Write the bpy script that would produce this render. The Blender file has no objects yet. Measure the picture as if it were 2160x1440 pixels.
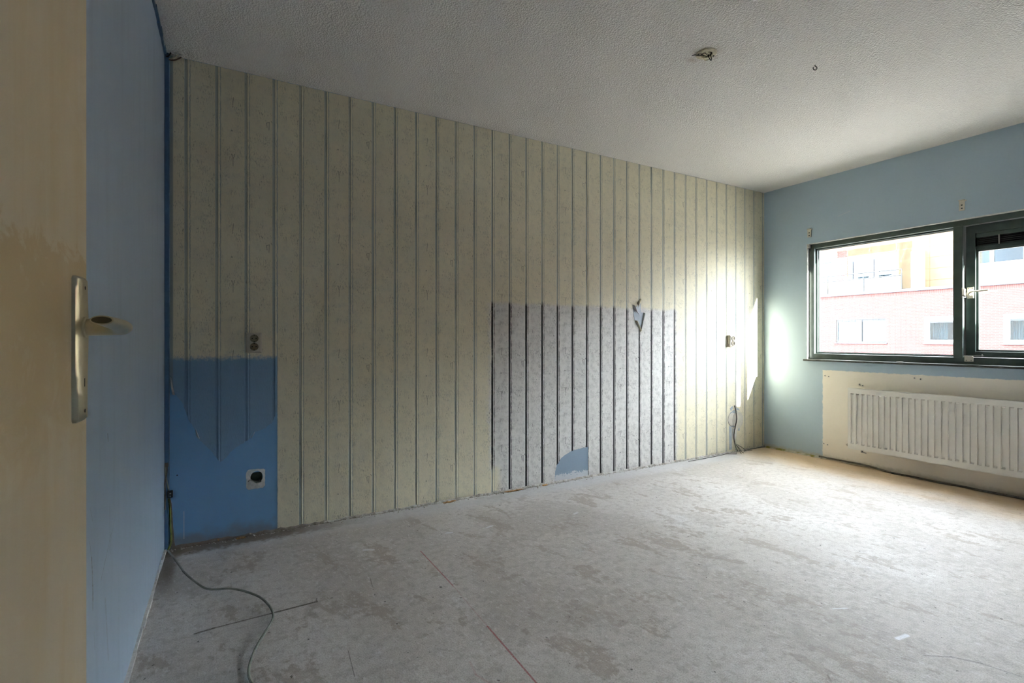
import bpy, bmesh, math, random
from mathutils import Vector, Matrix
random.seed(7)
S = bpy.context.scene
COL = S.collection

# ------------------------------------------------------------------ constants (metres)
H = 2.60; CZ = 1.108
YB = 3.174; XW = 4.775; XL = -0.290; YR = -1.9        # back wall, window wall, left wall, rear wall
YAW = math.radians(60.4); F = 1053.0

# ------------------------------------------------------------------ camera
cd = bpy.data.cameras.new('camera'); cam = bpy.data.objects.new('camera', cd); COL.objects.link(cam)
cam.location = (0, 0, CZ); cam.rotation_euler = (math.pi/2, 0, YAW - math.pi/2)
cd.sensor_width = 36; cd.lens = 36*F/2160; cd.shift_y = -6/2160; cd.clip_start = 0.02; cd.clip_end = 400
S.camera = cam

# ------------------------------------------------------------------ sky, sun, exposure
W = bpy.data.worlds.new('world'); S.world = W; W.use_nodes = True
bg = W.node_tree.nodes['Background']; bg.inputs[0].default_value = (0.87, 0.91, 1.0, 1); bg.inputs[1].default_value = 1.0
W.cycles.sampling_method = 'MANUAL'; W.cycles.sample_map_resolution = 256
sd = bpy.data.lights.new('sun_offscreen', 'SUN'); sd.energy = 4.0; sd.angle = math.radians(0.6); sd.color = (1.0, 0.965, 0.91)
sun = bpy.data.objects.new('sun_offscreen', sd); COL.objects.link(sun); sun.location = (12, -30, 15)
sun.rotation_euler = Vector((-0.26, 1.0, -0.46)).to_track_quat('-Z', 'Y').to_euler()
S.view_settings.view_transform = 'Standard'; S.view_settings.look = 'None'
S.view_settings.gamma = 1.0; S.view_settings.use_curve_mapping = False
S.view_settings.exposure = 5.5
S.cycles.max_bounces = 8; S.cycles.diffuse_bounces = 6; S.cycles.glossy_bounces = 3
S.cycles.use_adaptive_sampling = True; S.cycles.adaptive_threshold = 0.04; S.cycles.adaptive_min_samples = 24; S.cycles.transparent_max_bounces = 16
S.cycles.sample_clamp_indirect = 0.4; S.cycles.use_denoising = True
S.cycles.caustics_reflective = False; S.cycles.caustics_refractive = False

# ------------------------------------------------------------------ node helpers
class NB:
    def __init__(s, name):
        s.m = bpy.data.materials.new(name); s.m.use_nodes = True
        s.t = s.m.node_tree; s.n = s.t.nodes; s.l = s.t.links
        s.p = s.n['Principled BSDF']; s._pos = None
    def put(s, sock, v):
        if v is None: return
        if hasattr(v, 'node'): s.l.new(v, sock)
        elif isinstance(v, (tuple, list)):
            sock.default_value = tuple(v) + ((1,) if len(v) == 3 and len(sock.default_value) == 4 else ())
        else: sock.default_value = v
    def math(s, op, a, b=None, c=None, clamp=False):
        n = s.n.new('ShaderNodeMath'); n.operation = op; n.use_clamp = clamp
        for i, v in enumerate((a, b, c)):
            if v is not None: s.put(n.inputs[i], v)
        return n.outputs[0]
    def add(s, a, b): return s.math('ADD', a, b)
    def sub(s, a, b): return s.math('SUBTRACT', a, b)
    def mul(s, a, b): return s.math('MULTIPLY', a, b)
    def mx(s, a, b): return s.math('MAXIMUM', a, b)
    def pos(s):
        if s._pos is None:
            g = s.n.new('ShaderNodeNewGeometry'); x = s.n.new('ShaderNodeSeparateXYZ')
            s.l.new(g.outputs['Position'], x.inputs[0]); s._pos = (g.outputs['Position'], *x.outputs[:3])
        return s._pos
    def local(s):
        g = s.n.new('ShaderNodeTexCoord'); x = s.n.new('ShaderNodeSeparateXYZ')
        s.l.new(g.outputs['Object'], x.inputs[0]); return (g.outputs['Object'], *x.outputs[:3])
    def vec(s, x, y, z):
        n = s.n.new('ShaderNodeCombineXYZ')
        for i, v in enumerate((x, y, z)): s.put(n.inputs[i], v)
        return n.outputs[0]
    def scale(s, v, k):
        n = s.n.new('ShaderNodeVectorMath'); n.operation = 'MULTIPLY'; s.put(n.inputs[0], v); n.inputs[1].default_value = k
        return n.outputs[0]
    def noise(s, v=None, scale=5, detail=4, rough=0.55, dist=0, k=None):
        n = s.n.new('ShaderNodeTexNoise'); n.inputs['Scale'].default_value = scale; n.inputs['Detail'].default_value = detail
        n.inputs['Roughness'].default_value = rough; n.inputs['Distortion'].default_value = dist
        v = v if v is not None else s.pos()[0]
        if k: v = s.scale(v, k)
        s.l.new(v, n.inputs['Vector']); return n.outputs[0]
    def voro(s, v, scale, feature='F1'):
        n = s.n.new('ShaderNodeTexVoronoi'); n.feature = feature; n.inputs['Scale'].default_value = scale
        s.l.new(v, n.inputs['Vector']); return n.outputs['Distance']
    def rng(s, v, a, b, lo=0.0, hi=1.0, smooth=True):
        n = s.n.new('ShaderNodeMapRange'); n.interpolation_type = 'SMOOTHSTEP' if smooth else 'LINEAR'; n.clamp = True
        s.put(n.inputs[0], v)
        for i, q in enumerate((a, b, lo, hi)): s.put(n.inputs[i+1], q)
        return n.outputs[0]
    def mix(s, f, a, b, mode='MIX'):
        n = s.n.new('ShaderNodeMix'); n.data_type = 'RGBA'; n.blend_type = mode
        s.put(n.inputs[0], f); s.put(n.inputs[6], a); s.put(n.inputs[7], b); return n.outputs[2]
    def seg(s, x, y, a, b, w, soft=0.4):
        dx, dy = b[0]-a[0], b[1]-a[1]; L2 = dx*dx+dy*dy
        px = s.sub(x, a[0]); py = s.sub(y, a[1])
        t = s.math('DIVIDE', s.add(s.mul(px, dx), s.mul(py, dy)), L2, clamp=True)
        qx = s.sub(px, s.mul(t, dx)); qy = s.sub(py, s.mul(t, dy))
        d = s.math('SQRT', s.add(s.mul(qx, qx), s.mul(qy, qy)))
        return s.rng(d, w*soft, w, 1.0, 0.0)
    def spot(s, x, y, c, rx, ry, soft=0.6):
        qx = s.math('DIVIDE', s.sub(x, c[0]), rx); qy = s.math('DIVIDE', s.sub(y, c[1]), ry)
        return s.rng(s.math('SQRT', s.add(s.mul(qx, qx), s.mul(qy, qy))), soft, 1.0, 1.0, 0.0)
    def bump(s, h, strength=0.3, dist=0.002, prev=None):
        n = s.n.new('ShaderNodeBump'); n.inputs['Strength'].default_value = strength; n.inputs['Distance'].default_value = dist
        s.l.new(h, n.inputs['Height'])
        if prev is not None: s.l.new(prev, n.inputs['Normal'])
        return n.outputs[0]
    def out(s, col=None, rough=0.6, metal=0.0, normal=None, spec=None):
        s.put(s.p.inputs['Base Color'], col); s.put(s.p.inputs['Roughness'], rough); s.put(s.p.inputs['Metallic'], metal)
        if normal is not None: s.l.new(normal, s.p.inputs['Normal'])
        if spec is not None: s.p.inputs['Specular IOR Level'].default_value = spec
        return s.m

def plain(name, col, rough=0.6, metal=0.0, var=0.08, scale=30, bump=0.0, spec=None):
    b = NB(name); v = b.local()[0]
    n = b.noise(v, scale, 4)
    c = b.mix(b.rng(n, 0.3, 0.7, 0, 1), tuple(x*(1-var) for x in col), tuple(min(1, x*(1+var)) for x in col))
    nr = b.bump(b.noise(v, scale*4, 3), bump, 0.002) if bump else None
    return b.out(c, rough, metal, nr, spec)

# ------------------------------------------------------------------ mesh helpers
class G:
    def __init__(s): s.v = []; s.f = []
    def quad(s, *p):
        i = len(s.v); s.v += [tuple(q) for q in p]; s.f.append(tuple(range(i, i+len(p)))); return s
    def box(s, x0, x1, y0, y1, z0, z1):
        i = len(s.v)
        s.v += [(x, y, z) for z in (z0, z1) for y in (y0, y1) for x in (x0, x1)]
        for f in ((0,2,3,1),(4,5,7,6),(0,1,5,4),(2,6,7,3),(0,4,6,2),(1,3,7,5)): s.f.append(tuple(i+k for k in f))
        return s
    def prism(s, poly, axis, a, b):
        """polygon of 2-D points swept along axis from a to b; axis 'x': pts (y,z), 'y': (x,z), 'z': (x,y)"""
        def P(p, t): return {'x': (t, p[0], p[1]), 'y': (p[0], t, p[1]), 'z': (p[0], p[1], t)}[axis]
        i = len(s.v); n = len(poly)
        s.v += [P(p, a) for p in poly] + [P(p, b) for p in poly]
        s.f.append(tuple(i+k for k in range(n))); s.f.append(tuple(i+n+k for k in reversed(range(n))))
        for k in range(n): s.f.append((i+k, i+n+k, i+n+(k+1) % n, i+(k+1) % n))
        return s
    def tube(s, pts, r, n=8, cap=True, ell=None, up=Vector((0, 0, 1))):
        pts = [Vector(p) for p in pts]; rings = []
        rs = r if isinstance(r, (list, tuple)) else [r]*len(pts)
        for k, p in enumerate(pts):
            t = (pts[min(k+1, len(pts)-1)] - pts[max(k-1, 0)]).normalized()
            u = up if abs(t.dot(up)) < 0.95 else Vector((1, 0, 0.01))
            a = t.cross(u).normalized(); b = a.cross(t).normalized()
            ea, eb = (ell[k] if isinstance(ell, list) else ell) if ell else (1, 1)
            i = len(s.v); rings.append(i)
            for j in range(n):
                q = p + a*math.cos(2*math.pi*j/n)*rs[k]*ea + b*math.sin(2*math.pi*j/n)*rs[k]*eb
                s.v.append(tuple(q))
        for k in range(len(pts)-1):
            for j in range(n):
                s.f.append((rings[k]+j, rings[k]+(j+1) % n, rings[k+1]+(j+1) % n, rings[k+1]+j))
        if cap:
            s.f.append(tuple(rings[0]+j for j in reversed(range(n)))); s.f.append(tuple(rings[-1]+j for j in range(n)))
        return s
    def lathe(s, prof, c, axis='z', n=24, close=False, caps=True):
        """profile of (radius, height) about axis through c"""
        c = Vector(c)
        def P(r, h, a):
            ca, sa = r*math.cos(a), r*math.sin(a)
            return tuple(c + Vector({'z': (ca, sa, h), 'y': (ca, h, sa), 'x': (h, ca, sa)}[axis]))
        i = len(s.v); m = len(prof)
        for k in range(n):
            for r, h in prof: s.v.append(P(r, h, 2*math.pi*k/n))
        for k in range(n):
            k2 = (k+1) % n
            for j in range(m-1 if not close else m):
                j2 = (j+1) % m
                s.f.append((i+k*m+j, i+k2*m+j, i+k2*m+j2, i+k*m+j2))
        if not close and caps:
            if prof[0][0] > 1e-6: s.f.append(tuple(i+k*m for k in range(n)))
            if prof[-1][0] > 1e-6: s.f.append(tuple(i+k*m+m-1 for k in reversed(range(n))))
        return s
    def cells(s, axis, a, b, u0, u1, v0, v1, holes):
        """slab a..b along axis over rectangle u0..u1 x v0..v1 with rectangular holes (u0,u1,v0,v1)"""
        us = sorted({u0, u1, *[min(max(h[k], u0), u1) for h in holes for k in (0, 1)]})
        vs = sorted({v0, v1, *[min(max(h[k], v0), v1) for h in holes for k in (2, 3)]})
        for i in range(len(us)-1):
            run = None
            for j in range(len(vs)-1):
                cu, cv = (us[i]+us[i+1])/2, (vs[j]+vs[j+1])/2
                hole = any(h[0] < cu < h[1] and h[2] < cv < h[3] for h in holes)
                if not hole:
                    run = (run[0], vs[j+1]) if run else (vs[j], vs[j+1])
                if run and (hole or j == len(vs)-2):
                    p, q = us[i], us[i+1]
                    if axis == 'x': s.box(a, b, p, q, run[0], run[1])
                    elif axis == 'y': s.box(p, q, a, b, run[0], run[1])
                    else: s.box(p, q, run[0], run[1], a, b)
                    run = None
        return s
    def obj(s, name, mat, parent=None, smooth=False, bevel=0, label=None, cat=None, group=None, kind=None, merge=True, fix=True):
        me = bpy.data.meshes.new(name); me.from_pydata(s.v, [], s.f)
        if merge or fix:
            bm = bmesh.new(); bm.from_mesh(me)
            if merge: bmesh.ops.remove_doubles(bm, verts=bm.verts, dist=1e-6)
            if fix: bmesh.ops.recalc_face_normals(bm, faces=bm.faces)
            bm.to_mesh(me); bm.free()
        if mat: me.materials.append(mat)
        if smooth:
            for p in me.polygons: p.use_smooth = True
            try: me.set_sharp_from_angle(angle=math.radians(40))
            except Exception: pass
        o = bpy.data.objects.new(name, me); COL.objects.link(o)
        if parent: o.parent = parent
        if bevel:
            md = o.modifiers.new('bevel', 'BEVEL'); md.width = bevel; md.segments = 2; md.limit_method = 'ANGLE'
        return tag(o, label, cat, group, kind)

def tag(o, label=None, cat=None, group=None, kind=None):
    for k, v in (('label', label), ('category', cat), ('group', group), ('kind', kind)):
        if v: o[k] = v
    return o
def empty(name, loc=(0, 0, 0), label=None, cat=None, group=None, kind=None, rotz=0):
    o = bpy.data.objects.new(name, None); COL.objects.link(o); o.location = loc; o.rotation_euler = (0, 0, rotz)
    o.empty_display_size = 0.05
    return tag(o, label, cat, group, kind)
def shift(o):
    """bring a part built in world coordinates under a parent Empty that is only translated/rotated about z"""
    p = o.parent
    o.matrix_parent_inverse = (Matrix.Translation(p.location) @ p.rotation_euler.to_matrix().to_4x4()).inverted()
    return o
def curve_pts(ctrl, n=8):
    """Catmull-Rom through control points"""
    c = [Vector(p) for p in ctrl]; c = [c[0]*2-c[1]] + c + [c[-1]*2-c[-2]]; out = []
    for i in range(1, len(c)-2):
        for k in range(n):
            t = k/n
            out.append(0.5*((2*c[i]) + (c[i+1]-c[i-1])*t + (2*c[i-1]-5*c[i]+4*c[i+1]-c[i+2])*t*t + (3*c[i]-c[i-1]-3*c[i+1]+c[i+2])*t**3))
    out.append(c[-2]); return out

# ------------------------------------------------------------------ materials
def mat_wallpaper():
    b = NB('painted plank wallpaper'); P, x, y, z = b.pos()
    pit = 0.1412
    q = b.math('DIVIDE', b.sub(x, 0.226 - pit*10 - 0.007), pit)            # plank coordinate
    idx = b.math('FLOOR', q); u = b.mul(b.math('FRACT', q), pit)           # 0..pit inside plank, 0 = left side of groove
    i4 = b.math('MODULO', idx, 4.0)
    rep = 0.70
    zz = b.mul(b.math('FRACT', b.math('DIVIDE', b.add(z, 0.2), rep)), rep)
    tx = b.add(u, b.mul(i4, 0.31))                                          # tile coordinates: print repeats every four planks
    T = b.vec(tx, 0.0, zz)
    wob = b.mul(b.sub(b.noise(b.vec(b.mul(i4, 3.0), 0.0, zz), 20, 5, 0.7), 0.5), 0.013)
    uw = b.add(u, wob); uw2 = b.add(u, b.mul(wob, 1.6))
    def band(v, a, c, s): return b.mul(b.rng(v, a-s, a+s), b.rng(v, c-s, c+s, 1.0, 0.0))
    groove = band(u, 0.0003, 0.0148, 0.0022)
    g2 = band(uw, -0.0005, 0.0145, 0.003)
    groove = b.mx(groove, b.mul(g2, 0.85))
    thin = band(uw2, 0.0225, 0.0280, 0.0016)
    thin = b.mul(thin, b.rng(b.noise(b.vec(b.mul(i4, 5.0), 1.0, zz), 14, 3), 0.38, 0.52, 0.25, 1.0))
    edge = b.mx(band(u, pit-0.0045, pit-0.001, 0.0012), b.mul(band(uw2, 0.0165, 0.0205, 0.0015), 0.8))                           # bright rim left of the groove
    stripe = b.mx(groove, thin)
    # wood-grain flecks, cracks and knots of the print
    fl1 = b.rng(b.noise(b.vec(b.mul(tx, 240), 0.0, b.mul(zz, 34)), 1.0, 3, 0.65), 0.585, 0.635)
    fl2 = b.rng(b.noise(b.vec(b.mul(tx, 400), 3.0, b.mul(zz, 55)), 1.0, 2, 0.6), 0.595, 0.645)
    zone = b.rng(b.noise(T, 11, 3), 0.45, 0.60)
    flecks = b.mul(b.mx(fl1, fl2), b.add(b.mul(zone, 0.85), 0.07))
    hz = b.rng(b.noise(b.vec(b.mul(tx, 40), 7.0, b.mul(zz, 60)), 1.0, 5, 0.75), 0.60, 0.72, 0, 0.5)
    knots = None
    marks = [((0.37+0.075, 0.455), (0.37+0.092, 0.425), 0.0022), ((0.37+0.109, 0.46), (0.37+0.092, 0.425), 0.0022), ((0.37+0.092, 0.425), (0.37+0.090, 0.398), 0.0026),
             ((0.37+0.052, 0.44), (0.37+0.066, 0.444), 0.002), ((0.37+0.066, 0.446), (0.37+0.064, 0.40), 0.0022), ((0.37+0.052, 0.44), (0.37+0.054, 0.415), 0.0026),
             ((0.078, 0.23), (0.086, 0.205), 0.002), ((0.095, 0.232), (0.086, 0.205), 0.002), ((0.086, 0.205), (0.086, 0.165), 0.002),
             ((0.68+0.09, 0.58), (0.68+0.115, 0.535), 0.002), ((0.68+0.075, 0.60), (0.68+0.10, 0.55), 0.002), ((0.088, 0.545), (0.083, 0.49), 0.002)]
    for a, c, w in marks:
        m = b.seg(tx, zz, a, c, w); knots = m if knots is None else b.mx(knots, m)
    for c, r in (((0.08, 0.36), 0.006), ((0.31+0.085, 0.10), 0.004), ((0.62+0.10, 0.30), 0.004), ((0.93+0.06, 0.50), 0.0045), ((0.93+0.1, 0.22), 0.004)):
        knots = b.mx(knots, b.spot(tx, zz, c, r, r, 0.4))
    knots = b.mul(knots, b.rng(b.noise(T, 160, 2), 0.30, 0.45))
    cloud = b.rng(b.noise(T, 24, 5, 0.75), 0.42, 0.72)
    detail = b.mx(b.mx(flecks, knots), b.mul(hz, zone))
    dark = b.mx(stripe, b.mul(detail, 0.9))
    # the stretch that was never painted
    n1 = b.noise(P, 9, 4); n2 = b.noise(P, 60, 3)
    jit = b.add(b.mul(b.sub(n1, 0.5), 0.10), b.mul(b.sub(n2, 0.5), 0.05))
    rx = b.mul(b.rng(b.add(x, jit), 1.59, 1.64), b.rng(b.add(x, jit), 3.47, 3.56, 1.0, 0.0))
    raw = b.mul(rx, b.rng(b.add(z, b.mul(jit, 0.5)), 1.345, 1.385, 1.0, 0.0))
    raw = b.mul(raw, b.sub(1.0, b.mul(b.rng(x, 1.73, 1.66), b.rng(b.add(z, b.mul(jit, 0.6)), 0.16, 0.21, 1.0, 0.0))))
    rawc = b.mix(b.mul(cloud, 0.55), (0.66, 0.64, 0.605), (0.29, 0.28, 0.275))
    rawc = b.mix(edge, rawc, (0.82, 0.81, 0.78))
    rawc = b.mix(b.mx(b.mul(b.mx(stripe, band(uw, -0.002, 0.0168, 0.002)), 0.97), b.mul(detail, 0.95)), rawc, (0.018, 0.018, 0.02))
    big = b.noise(P, 2.2, 5, 0.6)
    thinpaint = b.rng(big, 0.35, 0.7)
    patchy = b.rng(n1, 0.3, 0.75)
    paint = b.mix(b.mul(b.mx(b.mul(cloud, 0.75), b.mul(patchy, 0.35)), b.add(b.mul(thinpaint, 0.35), 0.35)), (0.725, 0.665, 0.495), (0.43, 0.435, 0.375))
    paint = b.mix(b.mul(edge, 0.5), paint, (0.74, 0.67, 0.46))
    cover = b.rng(b.noise(b.vec(b.mul(x, 3.0), 0.0, b.mul(z, 1.2)), 1.6, 3), 0.3, 0.7, 0.45, 0.85)
    paint = b.mix(b.mul(stripe, cover), paint, (0.275, 0.325, 0.335))
    paint = b.mix(b.mul(detail, 0.72), paint, (0.13, 0.135, 0.115))
    col = b.mix(raw, paint, rawc)
    # blue paint in the near corner
    bl = b.mul(b.rng(x, 0.2445, 0.2455, 1.0, 0.0), b.rng(b.add(z, b.mul(b.sub(n2, 0.5), 0.05)), 0.985, 1.02, 1.0, 0.0))
    bluec = b.mix(b.mx(b.mul(cloud, 0.3), b.mul(detail, 0.25)), (0.20, 0.325, 0.47), (0.175, 0.28, 0.39))
    bluec = b.mix(b.mul(stripe, 0.45), bluec, (0.105, 0.18, 0.29))
    col = b.mix(bl, col, bluec)
    rim = b.mul(b.rng(x, -0.258, -0.250, 1.0, 0.0), 0.8)
    col = b.mix(rim, col, (0.20, 0.26, 0.28))
    hgt = b.noise(b.scale(P, (200, 1, 60)), 1.0, 2)
    return b.out(col, 0.62, 0, b.bump(hgt, 0.45, 0.0012), 0.35)

def mat_backwall():
    b = NB('blue painted plaster'); P, x, y, z = b.pos()
    n = b.noise(P, 3, 4); f = b.noise(P, 90, 3)
    blue = b.mix(n, (0.155, 0.325, 0.545), (0.175, 0.345, 0.565))
    grey = b.mix(n, (0.20, 0.27, 0.345), (0.24, 0.31, 0.385))
    c = b.mix(b.rng(x, 1.0, 1.4), blue, grey)
    dirt = b.rng(b.add(z, b.mul(b.sub(b.noise(P, 12, 5), 0.5), 0.16)), 0.02, 0.10, 0.65, 0.0)
    c = b.mix(b.mul(dirt, b.rng(x, 0.3, 0.6, 1.0, 0.0)), c, (0.19, 0.18, 0.15))
    c = b.mix(b.mul(b.seg(x, z, (-0.206, 0.188), (-0.206, 0.043), 0.003), 0.6), c, (0.55, 0.55, 0.55))
    c = b.mix(b.spot(x, z, (-0.236, 0.385), 0.004, 0.004), c, (0.02, 0.02, 0.02))
    spot = b.mul(b.rng(b.add(z, b.mul(b.sub(b.noise(P, 35, 4, 0.7), 0.5), 0.16)), 0.05, 0.062, 1.0, 0.0), b.rng(x, 1.5, 1.8))
    c = b.mix(b.mul(spot, 0.8), c, (0.62, 0.62, 0.62))
    return b.out(c, 0.42, 0, b.bump(f, 0.12, 0.001), 0.4)

def mat_leftwall():
    b = NB('pale blue painted wall'); P, x, y, z = b.pos()
    n = b.noise(P, 2.5, 5); s = b.noise(b.vec(b.mul(y, 14), 0.0, b.mul(z, 2)), 1, 4)
    c = b.mix(b.rng(n, 0.3, 0.7), (0.365, 0.475, 0.60), (0.395, 0.505, 0.63))
    c = b.mix(b.rng(s, 0.45, 0.75, 0, 0.25), c, (0.22, 0.30, 0.39))
    grime = b.noise(P, 120, 2)
    for a, d, w, k in (((1.565, 0.575), (1.572, 0.53), .0035, .9), ((1.572, 0.53), (1.578, 0.44), .0028, .8), ((1.578, 0.50), (1.580, 0.46), .004, .8),
                       ((1.777, 0.645), (1.785, 0.50), .0022, .55), ((1.667, 0.475), (1.80, 0.555), .0022, .55), ((1.75, 0.50), (1.86, 0.59), .0016, .4),
                       ((1.59, 0.38), (1.60, 0.33), .0022, .5), ((1.75, 0.845), (1.757, 0.825), .004, .8), ((1.55, 0.70), (1.575, 0.66), .002, .4), ((1.545, 0.62), (1.56, 0.58), .002, .45),
                       ((1.72, 0.40), (1.76, 0.22), .010, .22)):
        c = b.mix(b.mul(b.mul(b.seg(y, z, a, d, w), k), b.rng(grime, 0.35, 0.55, 0.35, 1.0)), c, (0.06, 0.055, 0.05))
    return b.out(c, 0.40, 0, b.bump(b.noise(P, 130, 2), 0.06, 0.001), 0.45)

def mat_windowwall():
    b = NB('grey blue painted wall with bare cream field'); P, x, y, z = b.pos()
    n = b.noise(P, 3, 4); n2 = b.noise(P, 22, 4)
    blue = b.mix(n, (0.395, 0.51, 0.60), (0.435, 0.55, 0.64))
    cream = b.mix(b.noise(P, 5, 5), (0.82, 0.77, 0.68), (0.88, 0.83, 0.74))
    j = b.mul(b.sub(n2, 0.5), 0.022)
    m = b.mul(b.mul(b.rng(b.add(y, j), 2.590, 2.597, 1.0, 0.0), b.rng(b.add(y, j), 0.46, 0.467)), b.rng(b.add(z, j), 0.816, 0.822, 1.0, 0.0))
    c = b.mix(m, blue, cream)
    lo = b.rng(b.add(z, b.mul(b.sub(n2, 0.5), 0.05)), 0.02, 0.05, 1.0, 0.0)
    c = b.mix(b.mul(lo, 0.6), c, (0.46, 0.43, 0.33))
    sc = b.mx(b.seg(y, z, (2.46, 2.21), (2.36, 2.235), 0.006), b.seg(y, z, (2.72, 2.17), (2.69, 2.165), 0.006))
    c = b.mix(b.mul(sc, 0.35), c, (0.6, 0.63, 0.64))
    return b.out(c, 0.40, 0, b.bump(b.noise(P, 130, 2), 0.06, 0.001), 0.45)

def mat_floor():
    b = NB('bare concrete screed'); P, x, y, z = b.pos()
    rot = b.vec(b.add(b.mul(x, 0.98), b.mul(y, 0.17)), b.sub(b.mul(y, 0.98), b.mul(x, 0.17)), 0.0)
    st = b.scale(rot, (1.0, 0.42, 1.0))
    big = b.noise(P, 0.75, 4, 0.55)
    pt = b.noise(st, 6.5, 5, 0.62, 0.3)
    fine = b.noise(P, 26, 4, 0.7)
    grit = b.noise(P, 210, 3, 0.7)
    pale = (0.63, 0.60, 0.575); mid = (0.51, 0.475, 0.44); brown = (0.35, 0.29, 0.24)
    c = b.mix(b.rng(b.add(big, b.mul(b.sub(fine, 0.5), 0.25)), 0.40, 0.62), mid, pale)
    patch = b.rng(b.add(pt, b.mul(b.sub(fine, 0.5), 0.22)), 0.56, 0.615)
    c = b.mix(b.mul(patch, 0.66), c, brown)
    # broad worn sheets where the top skin is gone
    sheet = b.rng(b.add(b.noise(b.scale(rot, (0.8, 0.55, 1)), 1.9, 5, 0.5, 0.4), b.mul(b.sub(fine, 0.5), 0.16)), 0.515, 0.56)
    c = b.mix(b.mul(sheet, 0.35), c, (0.37, 0.335, 0.30))
    white = b.rng(b.noise(b.scale(rot, (1.0, 0.6, 1)), 3.1, 5, 0.72), 0.57, 0.72)
    c = b.mix(b.mul(white, 0.55), c, (0.66, 0.66, 0.665))
    chips = b.rng(b.noise(b.scale(rot, (1, 0.55, 1)), 15, 4, 0.8), 0.71, 0.75)
    c = b.mix(b.mul(chips, b.rng(b.noise(P, 2.7, 3), 0.5, 0.6, 0, 0.7)), c, (0.60, 0.61, 0.63))
    c = b.mix(b.rng(fine, 0.42, 0.66, 0, 0.50), c, (0.30, 0.265, 0.235))
    c = b.mix(b.rng(grit, 0.42, 0.68, 0, 0.55), c, (0.22, 0.195, 0.17))
    c = b.mix(b.rng(b.noise(b.scale(rot, (1, 0.35, 1)), 75, 3, 0.7), 0.55, 0.68, 0, 0.45), c, (0.70, 0.69, 0.68))
    # ochre glue stains along the window wall, pale dust along the back wall
    o = b.add(x, b.mul(b.sub(b.noise(b.scale(P, (1, 0.5, 1)), 3.0, 4, 0.65), 0.5), 0.75))
    c = b.mix(b.rng(o, 4.0, 4.6, 0, 0.75), c, (0.60, 0.43, 0.26))
    dust = b.rng(b.add(y, b.mul(b.sub(fine, 0.5), 0.22)), 2.93, 3.06, 0, 0.6)
    c = b.mix(b.mul(dust, b.rng(x, 4.0, 4.5, 1.0, 0.0)), c, (0.50, 0.50, 0.51))
    # brown debris stain in the near corner
    d = b.add(b.mul(b.sub(fine, 0.5), 0.16), y)
    c = b.mix(b.mul(b.rng(d, 3.02, 3.10), b.rng(x, 0.2, 0.9, 0.85, 0.0)), c, (0.13, 0.095, 0.06))
    c = b.mix(b.mul(b.rng(b.add(x, b.mul(b.sub(fine, 0.5), 0.1)), -0.24, -0.20, 0.7, 0.0), b.rng(y, 2.5, 2.9)), c, (0.12, 0.09, 0.06))
    pits = b.rng(b.noise(P, 48, 2, 0.4), 0.735, 0.75)
    c = b.mix(b.mul(pits, 0.8), c, (0.05, 0.045, 0.04))
    ck = grit
    for a, e, w, k, cc in (((-0.108, 2.219), (-0.05, 2.226), .009, .85, (0.07, .05, .035)), ((-0.05, 2.226), (0.152, 2.231), .0065, .8, (0.07, .05, .035)),
                           ((0.152, 2.231), (0.323, 2.236), .0085, .95, (0.06, .045, .03)), ((0.323, 2.236), (0.327, 2.265), .003, .8, (0.06, .045, .03)),
                           ((0.872, 2.50), (0.876, 2.08), .0045, .75, (0.30, .05, .06)), ((0.868, 1.72), (0.861, 1.30), .005, .8, (0.30, .045, .055)),
                           ((0.876, 2.08), (0.868, 1.72), .004, .25, (0.30, .06, .06)),
                           ((0.40, 2.20), (0.47, 2.05), .002, .45, (0.6, .6, .6)),
                           ((0.37, 1.83), (0.36, 1.68), .002, .7, (0.05, .045, .04)), ((0.57, 2.33), (0.56, 2.25), .0025, .7, (0.07, .06, .05)),
                           ((2.117, 0.806), (2.19, 0.755), .006, .45, (0.08, .075, .07)), ((2.19, 0.755), (2.235, 0.69), .007, .5, (0.08, .075, .07)), ((2.235, .69), (2.26, .60), .006, .4, (0.08, .075, .07)),
                           ((2.15, 0.90), (2.205, 0.893), .013, .95, (0.72, .74, .77)), ((2.16, 1.13), (2.21, 1.105), .007, .7, (0.66, .68, .7)), 
                           ((0.72, 1.56), (0.71, 1.49), .006, .25, (0.36, .09, .1)), ((0.71, 1.49), (0.735, 1.42), .006, .25, (0.36, .09, .1)),
                           ((1.08, 2.66), (1.11, 2.65), .012, .7, (0.68, .7, .73)), ((0.62, 2.66), (0.66, 2.64), .014, .7, (0.68, .7, .73)),
                           ((1.32, 2.62), (1.36, 2.63), .011, .7, (0.68, .7, .73)), ((1.9, 2.55), (1.93, 2.56), .012, .6, (0.68, .7, .73))):
        c = b.mix(b.mul(b.mul(b.seg(x, y, a, e, w, 0.3), k), b.rng(ck, 0.3, 0.5, 0.35, 1.0)), c, cc)
    hgt = b.noise(P, 60, 5, 0.75)
    rough = 0.66
    return b.out(c, rough, 0, b.bump(hgt, 0.5, 0.003), 0.45)

def mat_ceiling():
    b = NB('sprayed textured ceiling'); P, x, y, z = b.pos()
    c = b.mix(b.noise(P, 1.3, 4), (0.74, 0.715, 0.69), (0.78, 0.755, 0.73))
    st = b.mul(b.spot(x, y, (2.16, 1.85), 0.06, 0.03, 0.0), 0.45)
    c = b.mix(st, c, (0.35, 0.24, 0.17))
    ring = b.mul(b.spot(x, y, (2.173, 1.767), 0.10, 0.10, 0.3), b.rng(b.noise(P, 30, 4), 0.4, 0.6, 0.1, 0.5))
    c = b.mix(ring, c, (0.40, 0.31, 0.22))
    k = b.add(b.voro(P, 115), b.mul(b.noise(P, 170, 2), 0.8))
    return b.out(c, 0.85, 0, b.bump(k, 0.75, 0.0055), 0.2)

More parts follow.
